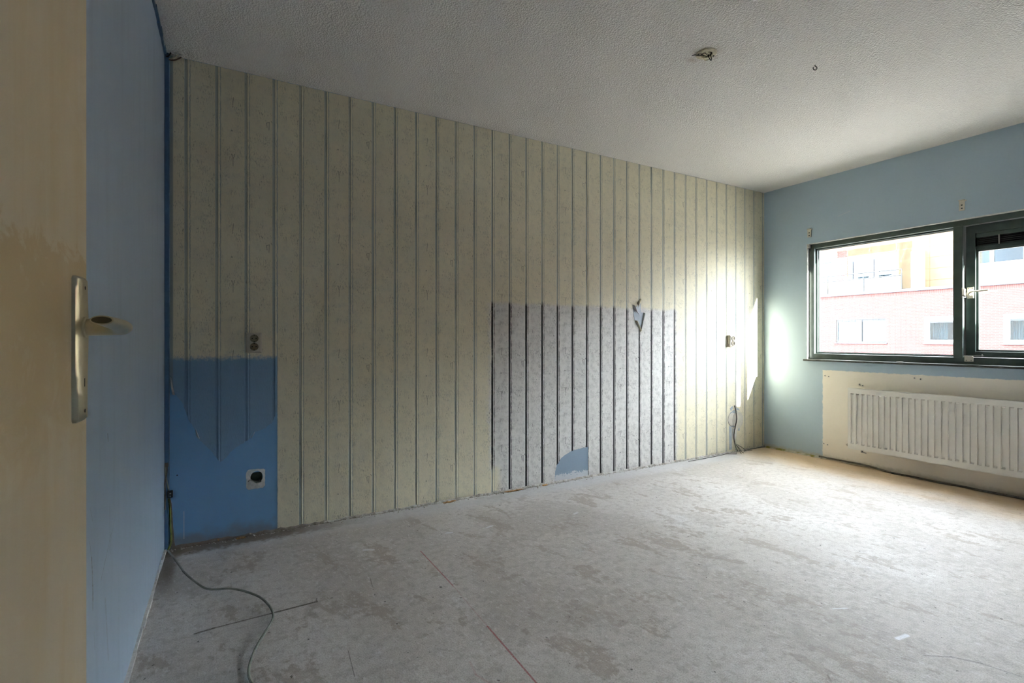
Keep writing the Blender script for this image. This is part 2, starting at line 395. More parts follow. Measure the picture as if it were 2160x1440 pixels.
def mat_door():
    b = NB('worn cream door paint'); P, x, y, z = b.local()
    v = b.vec(b.mul(y, 14), 0.0, b.mul(z, 1.3))
    n = b.noise(v, 1.0, 5, 0.6, 0.4); big = b.noise(b.vec(b.mul(y, 3.0), 2.0, b.mul(z, 1.2)), 2.0, 4, 0.6, 0.8)
    wipe = b.noise(b.vec(b.mul(y, 8), b.mul(z, 10), 0.0), 1.2, 5, 0.65, 1.5)
    c = b.mix(b.rng(n, 0.35, 0.7), (0.70, 0.565, 0.35), (0.75, 0.645, 0.465))
    c = b.mix(b.rng(big, 0.45, 0.62, 0, 0.6), c, (0.74, 0.645, 0.49))
    hand = b.mul(b.rng(b.add(z, b.mul(b.sub(wipe, 0.5), 0.22)), 1.21, 1.235, 1.0, 0.0), b.rng(b.add(z, b.mul(b.sub(wipe, 0.5), 0.3)), 0.93, 1.05))
    c = b.mix(b.mul(hand, b.rng(big, 0.3, 0.6, 0.45, 0.85)), c, (0.64, 0.475, 0.245))
    c = b.mix(b.rng(wipe, 0.58, 0.66, 0, 0.22), c, (0.79, 0.70, 0.55))
    return b.out(c, 0.38, 0, b.bump(n, 0.05, 0.001), 0.45)

def mat_glass(name='window glass', tint=(0.96, 0.98, 0.97)):
    b = NB(name); t = b.n.new('ShaderNodeBsdfTransparent'); t.inputs[0].default_value = tint + (1,)
    g = b.n.new('ShaderNodeBsdfGlossy'); g.inputs['Roughness'].default_value = 0.02
    fr = b.n.new('ShaderNodeFresnel'); ge = b.n.new('ShaderNodeNewGeometry'); b.l.new(b.rng(ge.outputs['Backfacing'], 0.0, 1.0, 1.45, 1/1.45, False), fr.inputs[0])   # both faces of the thin pane reflect alike
    mx = b.n.new('ShaderNodeMixShader'); b.l.new(fr.outputs[0], mx.inputs[0]); b.l.new(t.outputs[0], mx.inputs[1]); b.l.new(g.outputs[0], mx.inputs[2])
    o = [q for q in b.n if q.type == 'OUTPUT_MATERIAL'][0]; b.l.new(mx.outputs[0], o.inputs[0]); b.n.remove(b.p); return b.m

def mat_brick(name, brickc, geo):
    b = NB(name); P, x, y, z = b.pos()
    r = b.noise(b.vec(0.0, b.math('FLOOR', b.mul(y, 4.545)), b.math('FLOOR', b.mul(z, 16.0))), 7.3, 1)
    n = b.noise(P, 12, 4)
    c = b.mix(b.rng(r, 0.3, 0.7), tuple(k*0.85 for k in brickc), tuple(k*1.2 for k in brickc))
    if not geo:
        t = b.n.new('ShaderNodeTexBrick'); b.l.new(b.vec(y, z, 0.0), t.inputs['Vector'])
        t.inputs['Scale'].default_value = 1; t.inputs['Brick Width'].default_value = .22; t.inputs['Row Height'].default_value = .0625; t.inputs['Mortar Size'].default_value = .006
        t.inputs['Color1'].default_value = tuple(k*.9 for k in brickc)+(1,); t.inputs['Color2'].default_value = tuple(k*1.15 for k in brickc)+(1,); t.inputs['Mortar'].default_value = (.30, .25, .22, 1)
        c = t.outputs[0]
    return b.out(b.mix(b.mul(n, 0.2), c, (.2, .1, .09)), 0.85)

M = {}
M['paper'] = mat_wallpaper(); M['back'] = mat_backwall(); M['left'] = mat_leftwall(); M['win'] = mat_windowwall()
M['floor'] = mat_floor(); M['ceil'] = mat_ceiling(); M['door'] = mat_door(); M['glass'] = mat_glass()
M['white_wall'] = plain('hall white paint', (0.60, 0.57, 0.52), 0.7)
M['bluetrim'] = plain('gloss blue trim', (0.065, 0.14, 0.25), 0.35)
M['brass'] = plain('satin champagne metal', (0.60, 0.54, 0.40), 0.28, 1.0, 0.05)
M['black'] = plain('black fittings and hole shade', (0.012, 0.012, 0.012), 0.8)  # black of small screws and clips; on hole discs it paints the shade inside
M['green'] = plain('dark green window paint', (0.058, 0.082, 0.073), 0.33, 0, 0.15, 14, 0.05, 0.5)
M['gasket'] = plain('black rubber gasket', (0.015, 0.016, 0.017), 0.6)
M['sill'] = plain('dark weathered sill', (0.062, 0.068, 0.062), 0.4, 0, 0.3, 20, 0.1)
M['plaster'] = plain('white plaster', (0.62, 0.61, 0.58), 0.85, 0, 0.12, 60, 0.3)
M['whiteplastic'] = plain('aged white plastic', (0.58, 0.55, 0.47), 0.4, 0, 0.06)
M['creamplastic'] = plain('cream socket plastic', (0.50, 0.44, 0.355), 0.4, 0, 0.06)
M['insert'] = plain('brown grey socket insert', (0.25, 0.205, 0.125), 0.45)
M['insertdark'] = plain('dark lever mouth', (0.085, 0.075, 0.045), 0.5)
M['radiator'] = plain('white enamel', (0.84, 0.825, 0.78), 0.32, 0, 0.03, 8)
M['metal'] = plain('grey steel', (0.45, 0.44, 0.42), 0.35, 1.0)
M['darkcable'] = plain('dirty dark grey cable', (0.085, 0.078, 0.062), 0.6, 0, 0.35, 22)
M['greycable'] = plain('grey green cable', (0.19, 0.20, 0.17), 0.5, 0, 0.35, 16)
M['earth'] = plain('green yellow wire', (0.16, 0.19, 0.035), 0.5, 0, 0.4, 30)
M['boxplastic'] = plain('grey box plastic', (0.14, 0.135, 0.125), 0.6)
M['brownwire'] = plain('brown wire', (0.10, 0.05, 0.03), 0.5)
M['bare'] = plain('bare grey blue plaster', (0.36, 0.405, 0.45), 0.6, 0, 0.08, 40)
M['papback'] = plain('torn paper back', (0.60, 0.54, 0.40), 0.8, 0, 0.15, 60)
M['papgrey'] = plain('torn wallpaper face', (0.50, 0.51, 0.50), 0.7, 0, 0.15, 60)
M['rubble'] = plain('plaster rubble', (0.46, 0.43, 0.38), 0.9, 0, 0.45, 40, 0.5)
M['lip'] = None
b = NB('crumbling skirting mortar'); P, x, y, z = b.pos()
c = b.mix(b.rng(b.noise(P, 45, 5, 0.7), 0.35, 0.65), (0.50, 0.485, 0.45), (0.25, 0.22, 0.18))
c = b.mix(b.rng(b.add(x, b.mul(b.sub(b.noise(P, 9, 4), 0.5), 1.2)), 0.1, 0.9, 0.85, 0.0), c, (0.12, 0.09, 0.065))
c = b.mix(b.rng(b.noise(P, 30, 2), 0.70, 0.74, 0, 0.9), c, (0.33, 0.17, 0.06))
M['lip'] = b.out(c, 0.9, 0, b.bump(b.noise(P, 80, 4), 0.8, 0.006))
M['wood'] = plain('splintered orange wood', (0.36, 0.20, 0.075), 0.8, 0, 0.4, 50, 0.3)
b = NB('mouldy skirting batten'); P, x, y, z = b.pos()
c = b.mix(b.rng(b.add(b.noise(P, 10, 2), b.mul(b.sub(y, 2.9), 0.5)), 0.45, 0.62), (0.60, 0.585, 0.51), (0.27, 0.255, 0.05))
M['mould'] = b.out(c, 0.8)
M['brick'] = mat_brick('red facing brick', (0.062, 0.0165, 0.016), True)
M['brickfar'] = mat_brick('red brickwork far stretch', (0.062, 0.0165, 0.016), False)
M['mortar'] = plain('pale mortar', (0.20, 0.155, 0.14), 0.9)
M['coping'] = plain('blue grey coping', (0.023, 0.031, 0.050), 0.5)
M['clad'] = plain('ochre cladding', (0.135, 0.097, 0.052), 0.7, 0, 0.1, 2)
M['cladgap'] = plain('cladding joint', (0.16, 0.10, 0.05), 0.8)
M['greyframe'] = plain('grey window frame', (0.020, 0.022, 0.024), 0.5)
M['blueframe'] = plain('blue grey door frame', (0.022, 0.032, 0.053), 0.5)
M['whiteframe'] = plain('white window frame', (0.19, 0.19, 0.183), 0.5)
M['curtain'] = plain('white net curtain', (0.24, 0.25, 0.25), 0.9)
M['curtainblue'] = plain('blue grey curtain', (0.10, 0.125, 0.15), 0.9)
M['room'] = plain('blue grey room wall', (0.30, 0.33, 0.36), 0.9)
M['farglass'] = mat_glass('reflecting far glass', (0.50, 0.60, 0.66))
M['panelglass'] = plain('white privacy panel', (0.60, 0.62, 0.62), 0.3)
M['render'] = plain('pale grey outside render', (0.42, 0.40, 0.37), 0.9)
M['asphalt'] = plain('street paving', (0.16, 0.155, 0.15), 0.95)
M['roof'] = plain('roof felt', (0.10, 0.10, 0.10), 0.9)
M['felt'] = M['roof']

# ------------------------------------------------------------------ room shell
BX, BZ = 0.136, 0.319                      # open wall box
CBX, CBY = 2.173, 1.767                    # ceiling box
W1 = (0.86, 2.738, 0.905, 2.004)           # window opening y0,y1,z0,z1
DW = (-0.82, 0.092, 0.0, 2.12)             # doorway in the left wall
XO = XW + 0.145

G().box(-1.75, XO, YR-0.15, YB+0.16, -0.25, 0).obj('floor', M['floor'], kind='structure', label='bare grey concrete screed with worn brown patches')
G().cells('z', H, H+0.25, -1.75, XO, YR-0.15, YB+0.16, [(CBX-.03, CBX+.03, CBY-.03, CBY+.03), (XL+.026, XL+.082, YB-.056, YB-.024)]).obj('ceiling', M['ceil'], kind='structure', label='off white sprayed texture ceiling')
wb = G().cells('y', YB, YB+0.16, XL-0.10, XW, 0, H, [(BX-.033, BX+.033, BZ-.033, BZ+.033)]).obj('wall_back', M['back'], kind='structure', label='back wall under cream painted plank print wallpaper')
G().cells('x', XL-0.10, XL, YR, YB, 0, H, [DW]).obj('wall_left', M['left'], kind='structure', label='pale blue wall behind the open door')
G().cells('x', XW, XO, YR, YB, 0, H, [W1]).obj('wall_window', M['win'], kind='structure', label='grey blue window wall with bare cream field behind radiator')
G().box(XL-0.1, XO, YR-0.15, YR, 0, H).obj('wall_rear', M['left'], kind='structure', label='pale blue wall facing the papered wall')
# hall beyond the doorway
hall = G().box(-1.75, -1.65, YR-.15, 1.4, 0, H); hall.box(-1.65, XL-.10, 1.3, 1.4, 0, H); hall.box(-1.65, XL-.10, YR-.15, YR-.05, 0, H)
hall.obj('wall_hall', M['white_wall'], kind='structure', label='white hall walls beyond the doorway')
# plaster reveal around the window
rv = G(); t = 0.004
rv.box(XW-.001, XO, W1[1]-t, W1[1], W1[2], W1[3]); rv.box(XW-.001, XO, W1[0], W1[0]+t, W1[2], W1[3]); rv.box(XW-.001, XO, W1[0]+t, W1[1]-t, W1[3]-t, W1[3])
rv.obj('trim_1', M['plaster'], kind='structure', label='white plaster reveal lining the window opening')
# blue corner batten and battens along left wall
G().box(XL, XL+.021, YB-.022, YB, 0.30, H).box(XL, XL+.017, YB-.02, YB, 0.0, .30).obj('trim_2', M['bluetrim'], kind='structure', bevel=.003, label='dark blue corner batten beside the wallpaper')
g = G(); yy = YR
while yy < YB-.03:
    y2 = min(yy+.06, YB-.024); w = .008+random.random()*.006
    g.box(XL, XL+w, yy, y2, H-.012-random.random()*.008, H); yy = y2
g.obj('trim_3', M['bluetrim'], kind='structure', label='ragged blue paint bead under the ceiling')
g = G(); yy = 0.1
while yy < YB-.03:
    y2 = min(yy+.05+random.random()*.09, YB-.024); w = .007+random.random()*.005
    g.box(XL, XL+w, yy, y2-.001, 0, .010+random.random()*.006); yy = y2
g.obj('baseboard_left', M['plaster'], kind='structure', label='thin white plaster edge along the blue wall')
# crumbling mortar lip along the papered wall
g = G(); xx = XL+.022; n = 190; prev = None
for i in range(n+1):
    x_ = XL+.022+(XW-XL-.024)*i/n; k = 0.8
    d = (.012+random.random()*.014)*k; h = (.010+random.random()*.012)*k
    ring = [(x_, YB, 0), (x_, YB-d, 0), (x_, YB-d*.85, h*.55), (x_, YB-d*.35, h), (x_, YB, h*1.05)]
    if prev:
        for j in range(4): g.quad(prev[j], prev[j+1], ring[j+1], ring[j])
    prev = ring
g.obj('baseboard_back', M['lip'], kind='structure', label='crumbling mortar lip at the foot of the papered wall')
G().box(XW-.010, XW, 2.60, YB-.03, 0, .016).box(XW-.016, XW-.010, 2.60, YB-.03, 0, .006).obj('baseboard_window', M['mould'], kind='structure', label='yellow green mouldy batten at the foot of the window wall')

# ------------------------------------------------------------------ wallpaper lengths
PIT = 0.1412; X0 = 0.226
tearL = [(-.268, .865), (-.26, .836), (-.212, .765), (-.185, .675), (-.157, .621), (-.15, .578), (-.094, .513), (-.04, .431), (-.01, .455), (.016, .485), (.053, .515), (.10, .54), (.124, .578), (.184, .599), (.216, .621), (.232, .66), (.2448, .687)]
tearG = [(2.178, .03), (2.184, .09), (2.195, .125), (2.233, .176), (2.27, .20), (2.315, .222), (2.36, .231), (2.43, .239), (2.5038, .243)]
def lerp(tab, x):
    for (a, p), (c, q) in zip(tab, tab[1:]):
        if a <= x <= c: return p+(q-p)*(x-a)/(c-a)
    return None
def prof(x):
    u = ((x-(X0-PIT*10-.007))/PIT % 1)*PIT
    if .001 < u < .0125: return -.0012
    if .0135 < u < .0215: return .0009
    if .0225 < u < .0262: return -.0006
    return 0
seams = [-.268] + [.245+.5647*k for k in range(0, 8)] + [XW-.002]
for a, e in zip(seams, seams[1:]):
    if e-a < .02: continue
    a += .0004; e -= .0004
    xs = {a, e}
    k = math.floor((a-X0)/PIT)-1
    while X0+PIT*k < e+.05:
        s0 = X0+PIT*k-.007
        xs |= {s0+q for q in (0, .002, .0115, .0135, .0145, .0205, .0218, .0235, .0255, .0275)}; k += 1
    q = a
    while q < e: xs.add(q); q += .012
    for tb in (tearL, tearG): xs |= {p[0] for p in tb}
    xs = sorted(v for v in xs if a-1e-9 <= v <= e+1e-9)
    g = G(); prev = None
    for v in xs:
        zb = lerp(tearL, v); zb = zb if zb is not None else lerp(tearG, v)
        zb = zb + random.uniform(-.003, .003) if zb is not None else .004+random.random()*.006
        yf = YB-.0022-prof(v)
        lift = 0
        row = ((v, yf-lift, zb), (v, yf, min(zb+.03, H)), (v, yf, H-.001-random.random()*.002), (v, YB-.0002, zb))
        if prev:
            g.quad(prev[0], row[0], row[1], prev[1]); g.quad(prev[1], row[1], row[2], prev[2]); g.quad(prev[3], row[3], row[0], prev[0])
        else: g.quad(row[0], row[2], (v, YB-.0002, H-.001), row[3])
        prev = row
    g.quad(prev[0], prev[3], (prev[0][0], YB-.0002, H-.001), prev[2])
    g.obj('wallpaper_length', M['paper'], wb, fix=False)

# torn wallpaper
def flap(pts, mat, bulge, name='torn_flap'):
    """four corner sheet: pts[0],pts[1] hinge edge on the wall, pts[2],pts[3] free edge, curled off the wall"""
    g = G(); A, B, C, D = [Vector((p[0], YB-.003-(p[2] if len(p) > 2 else 0), p[1])) for p in pts]; N = 6
    rows = []
    for i in range(N+1):
        t = i/N; off = math.sin(t*math.pi*.9)*bulge
        rows.append([A.lerp(D, t)+Vector((0, -off, 0)), B.lerp(C, t)+Vector((0, -off, 0))])
    for i in range(N): g.quad(rows[i][0], rows[i][1], rows[i+1][1], rows[i+1][0])
    o = g.obj(name, mat, wb, smooth=True)
    md = o.modifiers.new('thickness', 'SOLIDIFY'); md.thickness = .0007; md.offset = 0
    return o
tp = G().prism([(2.977, 1.367), (2.998, 1.376), (3.011, 1.371), (3.035, 1.40), (3.062, 1.43), (3.073, 1.333), (3.10, 1.330), (3.09, 1.285), (3.066, 1.175), (3.021, 1.251), (2.997, 1.265)][::-1], 'y', YB-.0045, YB-.0030)
tp.obj('bare_patch', M['bare'], wb, label='bare grey blue tear in the wallpaper')
flap([(3.021, 1.408), (3.060, 1.450), (3.066, 1.435, .012), (3.022, 1.372, .016)], M['papback'], .010)
flap([(2.975, 1.395), (2.977, 1.360), (3.046, 1.306, .004), (2.999, 1.380, .012)], M['papgrey'], .012)
flap([(2.999, 1.262), (3.066, 1.165), (3.062, 1.185, .012), (3.020, 1.258, .014)], M['papback'], .010)
flap([(3.100, 1.332), (3.066, 1.175), (3.074, 1.20, .006), (3.112, 1.318, .012)], M['papgrey'], .008)
flap([(-.2665, .905), (-.262, .905), (-.244, .812, .012), (-.256, .815, .016)], M['papgrey'], .010)
flap([(-.154, .625), (-.148, .585), (-.135, .572, .008), (-.147, .612, .012)], M['papgrey'], .008)
flap([(.112, .552), (.130, .583), (.128, .576, .003), (.110, .546, .004)], M['papgrey'], .003)

# ------------------------------------------------------------------ door standing open against the left wall
rz = math.radians(-3.0)
dr = empty('door_1', (-.231, .089, 0), kind='structure', rotz=rz, label='worn cream flush door standing open with lever handle')
leaf = G().box(-.040, 0, 0, .88, .008, 2.10).obj('door_leaf', M['door'], dr, bevel=.0025)
def plate_outline(w0, w1, z0, z1, r=.006, n=4):
    pts = []
    for cx, cz, a0 in ((w1-r, z1-r, 0), (w0+r, z1-r, 90), (w0+r, z0+r, 180), (w1-r, z0+r, 270)):
        for k in range(n+1):
            a = math.radians(a0+90*k/n); pts.append((cx+r*math.cos(a), cz+r*math.sin(a)))
    return pts
S0, S1 = .88-.068, .88-.021
def back_plate(sgn, x0):
    g = G(); o1 = []
    base = plate_outline(S0, S1, .990, 1.196)
    for p, q in zip(base, base[1:]+base[:1]):
        m_ = 14 if abs(p[1]-q[1]) > .05 else 1
        o1 += [(p[0]+(q[0]-p[0])*k/m_, p[1]+(q[1]-p[1])*k/m_) for k in range(m_)]
    ws = lambda z_: math.exp(-((z_-1.118)/.05)**2)
    o2 = [(p[0]+(.0035+.0055*ws(p[1]) if p[0] < (S0+S1)/2 else -.0025), min(max(p[1], .9935), 1.1925)) for p in o1]
    lay = [[(x0, p[0], p[1]) for p in o1], [(x0+sgn*.0040, p[0]+(.0008 if p[0] < (S0+S1)/2 else -.0008), p[1]) for p in o1], [(x0+sgn*(.0066+.0012*ws(p[1])), p[0], p[1]) for p in o2]]
    n = len(o1)
    for a, b_ in zip(lay, lay[1:]):
        for k in range(n): g.quad(a[k], a[(k+1) % n], b_[(k+1) % n], b_[k])
    g.quad(*lay[2]); g.quad(*reversed(lay[0]))
    return g.obj('backplate', M['brass'], dr, smooth=True)
bp = back_plate(1, 0.0)
bp2 = back_plate(-1, -.040)
sc = (S0+S1)/2+.003
for zc in (1.181, 1.004):
    G().lathe([(.0028, 0), (.0028, .0009)], (.0061, sc+.006, zc), 'x', 12).obj('screw', M['gasket'], bp)
g = G().lathe([(.0034, 0), (.0034, .0006)], (.0062, sc+.004, 1.062), 'x', 14); g.box(.0062, .0068, sc+.0022, sc+.0058, 1.039, 1.062)
g.obj('keyhole_shade', M['black'], bp)  # raised black shape, paints the shade inside a keyhole
def lever(x0, sgn, L=.118, out=.054):
    zc = 1.1245; path = []; P_ = lambda n_, s_, z_: (x0+sgn*n_, s_, z_)
    ctrl = [P_(.004, sc, zc), P_(.022, sc, zc), P_(.040, sc-.003, zc), P_(out, sc-.018, zc-.001), P_(out+.003, sc-.045, zc+.002), P_(out+.002, sc-.085, zc+.005), P_(out, sc-L, zc+.007)]
    pts = curve_pts(ctrl, 5); n = len(pts)
    ells = [(1.0, .92 if i < n*.3 else .92-.47*(i/n-.3)/.7) for i in range(n)]
    g = G().tube(pts, [.0135-.0012*min(1, i/n*1.6) for i in range(n)], 20, ell=ells)
    o = g.obj('lever', M['brass'], dr, smooth=True)
    # dark oval mouth at the free end of the lever
    e = Vector(pts[-1]); t = (Vector(pts[-1])-Vector(pts[-2])).normalized(); side = t.cross(Vector((0, 0, 1))).normalized(); g = G(); N = 24
    lo_, hi_ = [], []
    for k in range(N):
        a = 2*math.pi*k/N; q = e+side*.0106*math.cos(a)+Vector((0, 0, .0043*math.sin(a)))
        lo_.append(q-t*.001); hi_.append(q+t*.0007)
    for k in range(N): g.quad(lo_[k], lo_[(k+1) % N], hi_[(k+1) % N], hi_[k])
    g.quad(*hi_); g.quad(*reversed(lo_))
    g.obj('lever_mouth', M['insertdark'], o)
    G().lathe([(.0150, 0), (.0150, .003), (.0138, .004)], (x0+sgn*.007 if sgn > 0 else x0-.011, sc, zc), 'x', 22).obj('rose', M['brass'], o, smooth=True)
    return o
lever(0.0, 1)
# door frame in the left wall
fr = empty('door_2', (XL, DW[0], 0), kind='structure', label='cream timber frame of the open doorway')
for y0, y1, z0, z1 in ((DW[0], DW[0]+.035, 0, DW[3]), (DW[1]-.035, DW[1], 0, DW[3]), (DW[0]+.035, DW[1]-.035, DW[3]-.035, DW[3])):
    shift(G().box(XL-.105, XL+.003, y0, y1, z0, z1).obj('frame_member', M['whiteplastic'], fr))
for zc in (.30, 1.05, 1.85):
    shift(G().lathe([(.006, -.045), (.007, -.04), (.007, .04), (.006, .045)], (-.262, .083, zc), 'z', 10).obj('hinge', M['metal'], fr))

# ------------------------------------------------------------------ window
XF = XW+.030; XG = XW+.085                 # room face of the frame, glass plane
w1 = empty('window_1', (XF, 1.8, W1[2]), kind='structure', label='dark green two light window with fixed pane and opening sash')
def wpart(name, g, mat, parent=w1, **k):
    o = g.obj(name, mat, parent, **k)
    if parent is w1: shift(o)
    return o
Y0, Y1, Z0, Z1 = .900, 2.733, .916, 1.999
MU = (1.590, 1.648)                        # mullion
SB = .048
wpart('frame_stile', G().box(XF, XF+.105, Y1-.046, Y1, Z0, Z1), M['green'], bevel=.003)
wpart('frame_stile', G().box(XF, XF+.105, Y0, Y0+.046, Z0, Z1), M['green'], bevel=.003)
wpart('head_rail', G().box(XF, XF+.105, Y0+.046, Y1-.046, Z1-.043, Z1), M['green'], bevel=.003)
wpart('bottom_rail', G().box(XF, XF+.105, Y0+.046, Y1-.046, Z0, Z0+.052), M['green'], bevel=.003)
wpart('mullion', G().box(XF-.002, XF+.105, MU[0], MU[1], Z0+.052, Z1-.043), M['green'], bevel=.003)
# fixed light: glazing beads, gasket, pane
fy0, fy1, fz0, fz1 = MU[1], Y1-.046, Z0+.052, Z1-.043
def ring(x0, x1, y0, y1, z0, z1, w):
    return G().cells('x', x0, x1, y0, y1, z0, z1, [(y0+w, y1-w, z0+w, z1-w)])
wpart('glazing_bead', ring(XF+.032, XG-.004, fy0, fy1, fz0, fz1, .012), M['green'])
wpart('gasket', ring(XG-.004, XG+.004, fy0, fy1, fz0, fz1, .017), M['gasket'])
wpart('pane', G().box(XG, XG+.006, fy0+.004, fy1-.004, fz0+.004, fz1-.004), M['glass'])
# opening sash, set back behind the mullion
sy0, sy1, sz0, sz1 = Y0+.050, MU[0]-.004, Z0+.056, Z1-.047; XS = XF+.040
sash = wpart('sash', G().cells('x', XS, XS+.060, sy0, sy1, sz0, sz1, [(sy0+.055, sy1-.055, sz0+.040, sz1-.060)]), M['green'], bevel=.002)
hy0, hy1, hz0, hz1 = sy0+.055, sy1-.055, sz0+.040, sz1-.060
def spart(name, g, mat, **k):
    o = g.obj(name, mat, sash, **k); o.matrix_parent_inverse = sash.matrix_local.inverted(); o.matrix_parent_inverse = Matrix(); o.location = (0, 0, 0); return o
spart('glazing_bead', ring(XS+.018, XS+.036, hy0, hy1, hz0, hz1-.12, .014), M['green'])
spart('pane', G().box(XS+.036, XS+.042, hy0+.004, hy1-.004, hz0+.004, hz1-.118), M['glass'])
vz = hz1-.125
g = G().box(XS+.012, XS+.045, hy0, hy1, vz, vz+.030); g.box(XS+.012, XS+.045, hy0, hy1, hz1-.030, hz1); g.box(XS+.034, XS+.045, hy0, hy1, vz+.030, hz1-.030)
spart('vent_box', g, M['green'], bevel=.002)
for k in range(4):
    zc = vz+.040+k*.013
    spart('vent_slat', G().prism([(XS+.014, zc), (XS+.030, zc+.010), (XS+.031, zc+.008), (XS+.016, zc-.002)], 'y', hy0+.01, hy1-.01), M['gasket'])
for yc in (hy1-.13, hy1-.30):
    spart('vent_clip', G().box(XS+.006, XS+.016, yc-.004, yc+.004, vz+.028, hz1-.028), M['metal'])
# handle
hz = 1.452; hy = sy1-.028
hd = spart('handle_plate', G().box(XS-.007, XS, hy-.019, hy+.019, hz-.042, hz+.042), M['whiteplastic'], bevel=.003)
for dy in (-.011, .011):
    for dz in (-.032, .032):
        spart('handle_screw', G().lathe([(.0028, 0), (.0028, .001)], (XS-.0078, hy+dy, hz+dz), 'x', 8), M['gasket'])
pts = curve_pts([(XS-.006, hy+.002, hz-.018), (XS-.028, hy+.002, hz-.012), (XS-.040, hy-.012, hz+.002), (XS-.043, hy-.040, hz+.006), (XS-.043, hy-.075, hz+.008), (XS-.043, hy-.115, hz+.010)], 5)
spart('handle_lever', G().tube(pts, [.0085]*6+[.0075]*(len(pts)-6), 10, ell=(1.0, .8)), M['whiteplastic'], smooth=True)
wpart('latch_keep', G().box(XF-.004, XF, MU[0]-.002, MU[0]+.006, hz-.04, hz+.04).box(XF-.002, XS-.004, MU[0]-.008, MU[0]-.001, hz-.022, hz+.030), M['whiteplastic'], bevel=.001)
wpart('latch_hook', G().tube(curve_pts([(XF-.004, MU[0]+.004, hz-.028), (XF+.012, MU[0]-.008, hz-.034), (XF+.026, MU[0]-.010, hz-.018), (XF+.03, MU[0]-.012, hz+.004)], 4), .004, 8), M['metal'], smooth=True)
# stay at the foot of the sash
g = G().box(XF-.006, XF, MU[0]-.062, MU[0]-.010, Z0+.020, Z0+.062)
g.box(XF-.022, XF-.006, MU[0]-.060, MU[0]-.012, Z0+.058, Z0+.062)
wpart('stay_bracket', g, M['whiteplastic'], bevel=.002)
for dy in (-.050, -.022):
    wpart('stay_screw', G().lathe([(.003, 0), (.003, .001)], (XF-.0072, MU[0]+dy, Z0+.030), 'x', 8), M['gasket'])
wpart('stay_arm', G().box(XF-.020, XF-.010, MU[0]-.125, MU[0]-.004, Z0+.064, Z0+.068).box(XF-.018, XF-.012, MU[0]-.118, MU[0]-.112, Z0+.062, Z0+.078), M['metal'])
# inner sill board
G().box(XW-.028, XF+.02, .84, 2.760, .898, .9155).obj('trim_4', M['sill'], kind='structure', bevel=.003, label='thin dark window sill board')
# outer sill
G().box(XF+.105, XO+.04, W1[0], W1[1], .905, .915).obj('trim_5', M['sill'], kind='structure', label='dark outer window sill')

# ------------------------------------------------------------------ blind brackets, screw plugs
def bracket(y, z, w, h, label):
    r = empty('blind_bracket', (XW, y, z), label, 'bracket', 'blind brackets above the window')
    g = G().box(-.004, 0, -w/2, w/2, -h/2, h/2); g.box(-.020, -.004, -w/2, w/2, h/2-.004, h/2); g.box(-.006, 0, -w*.8, -w/2, h/2-.012, h/2-.004)
    g.obj('plate', M['whiteplastic'], r, bevel=.001)
    for dz in (h*.02, -h*.28):
        G().lathe([(.0055, 0), (.0055, .0012)], (-.005, 0, dz), 'x', 10).obj('screw_hole_shade', M['black'], r)  # black disc on the plate, painted as the shade in a screw hole
bracket(2.714, 2.105, .036, .080, 'small cream blind bracket near the papered corner, over window end')
bracket(1.585, 2.105, .034, .080, 'small cream blind bracket above the window mullion')
r = empty('corner_clip', (XW+.005, 2.722, 1.985), 'grey metal clip in the upper window corner by papered wall', 'clip')
G().box(-.008, .02, -.010, .012, -.022, .016).obj('clip_body', M['metal'], r, bevel=.002); G().lathe([(.003, 0), (.003, .002)], (-.010, 0, -.004), 'x', 8).obj('screw', M['gasket'], r)
def plugs(y, z, dy, label):
    r = empty('wall_plug', (XW, y, z), label, 'wall plug', 'wall plugs around the radiator')
    for k in (-1, 1):
        p = G().lathe([(.0075, 0), (.0075, -.003), (.004, -.0035)], (0, k*dy, k*.003), 'x', 12).obj('plug', M['plaster'], r)
        G().lathe([(.0035, 0), (.0035, -.001)], (-.0036, k*dy, k*.003), 'x', 8).obj('hole', M['black'], p)  # black disc capping the plug, its colour stands for shade inside
plugs(2.555, .765, .016, 'pair of wall plugs at the cream field corner under window end')
plugs(1.862, .790, .020, 'pair of wall plugs above the radiator middle')
plugs(2.565, .140, .016, 'pair of wall plugs low on cream field beside radiator end')
plugs(2.27, .705, .012, 'pair of wall plugs just above the radiator top corner')
# paint flake on the sill
G().prism([(XW-.02, 2.00), (XW-.005, 1.985), (XW-.008, 1.955), (XW-.022, 1.95), (XW-.026, 1.975)], 'z', .9157, .921).obj('paint_flake', M['plaster'], label='curled white paint flake lying on the window sill', cat='paint flake')

# ------------------------------------------------------------------ radiator
ra = empty('radiator', (XW-.1, 1.5, 0), 'white ribbed panel radiator below the window', 'radiator')
ry0, ry1, rz0, rz1 = .72, 2.329, .157, .682; xf = XW-.100; th = .016
g = G(); gp = .0420; ng = int((ry1-ry0-.03)/gp); st = ry1-.022
cols = [(ry1, 0)]
for k in range(ng):
    c0 = st-k*gp
    cols += [(c0, 0), (c0-.0030, 1), (c0-.0225, 1), (c0-.0255, 0)]
cols += [(ry0, 0)]
zr = [(rz0, 0), (rz0+.044, 0), (rz0+.050, .75), (rz0+.058, 1), (rz1-.058, 1), (rz1-.050, .75), (rz1-.044, 0), (rz1, 0)]
V = [[(xf+.0125*cf*zf, y_, z_) for z_, zf in zr] for y_, cf in cols]
for i in range(len(V)-1):
    for j in range(len(zr)-1): g.quad(V[i][j], V[i][j+1], V[i+1][j+1], V[i+1][j])
shift(g.obj('front_panel', M['radiator'], ra))
g = G().box(xf+.0130, xf+th+.008, ry0, ry1, rz0+.001, rz1-.001)
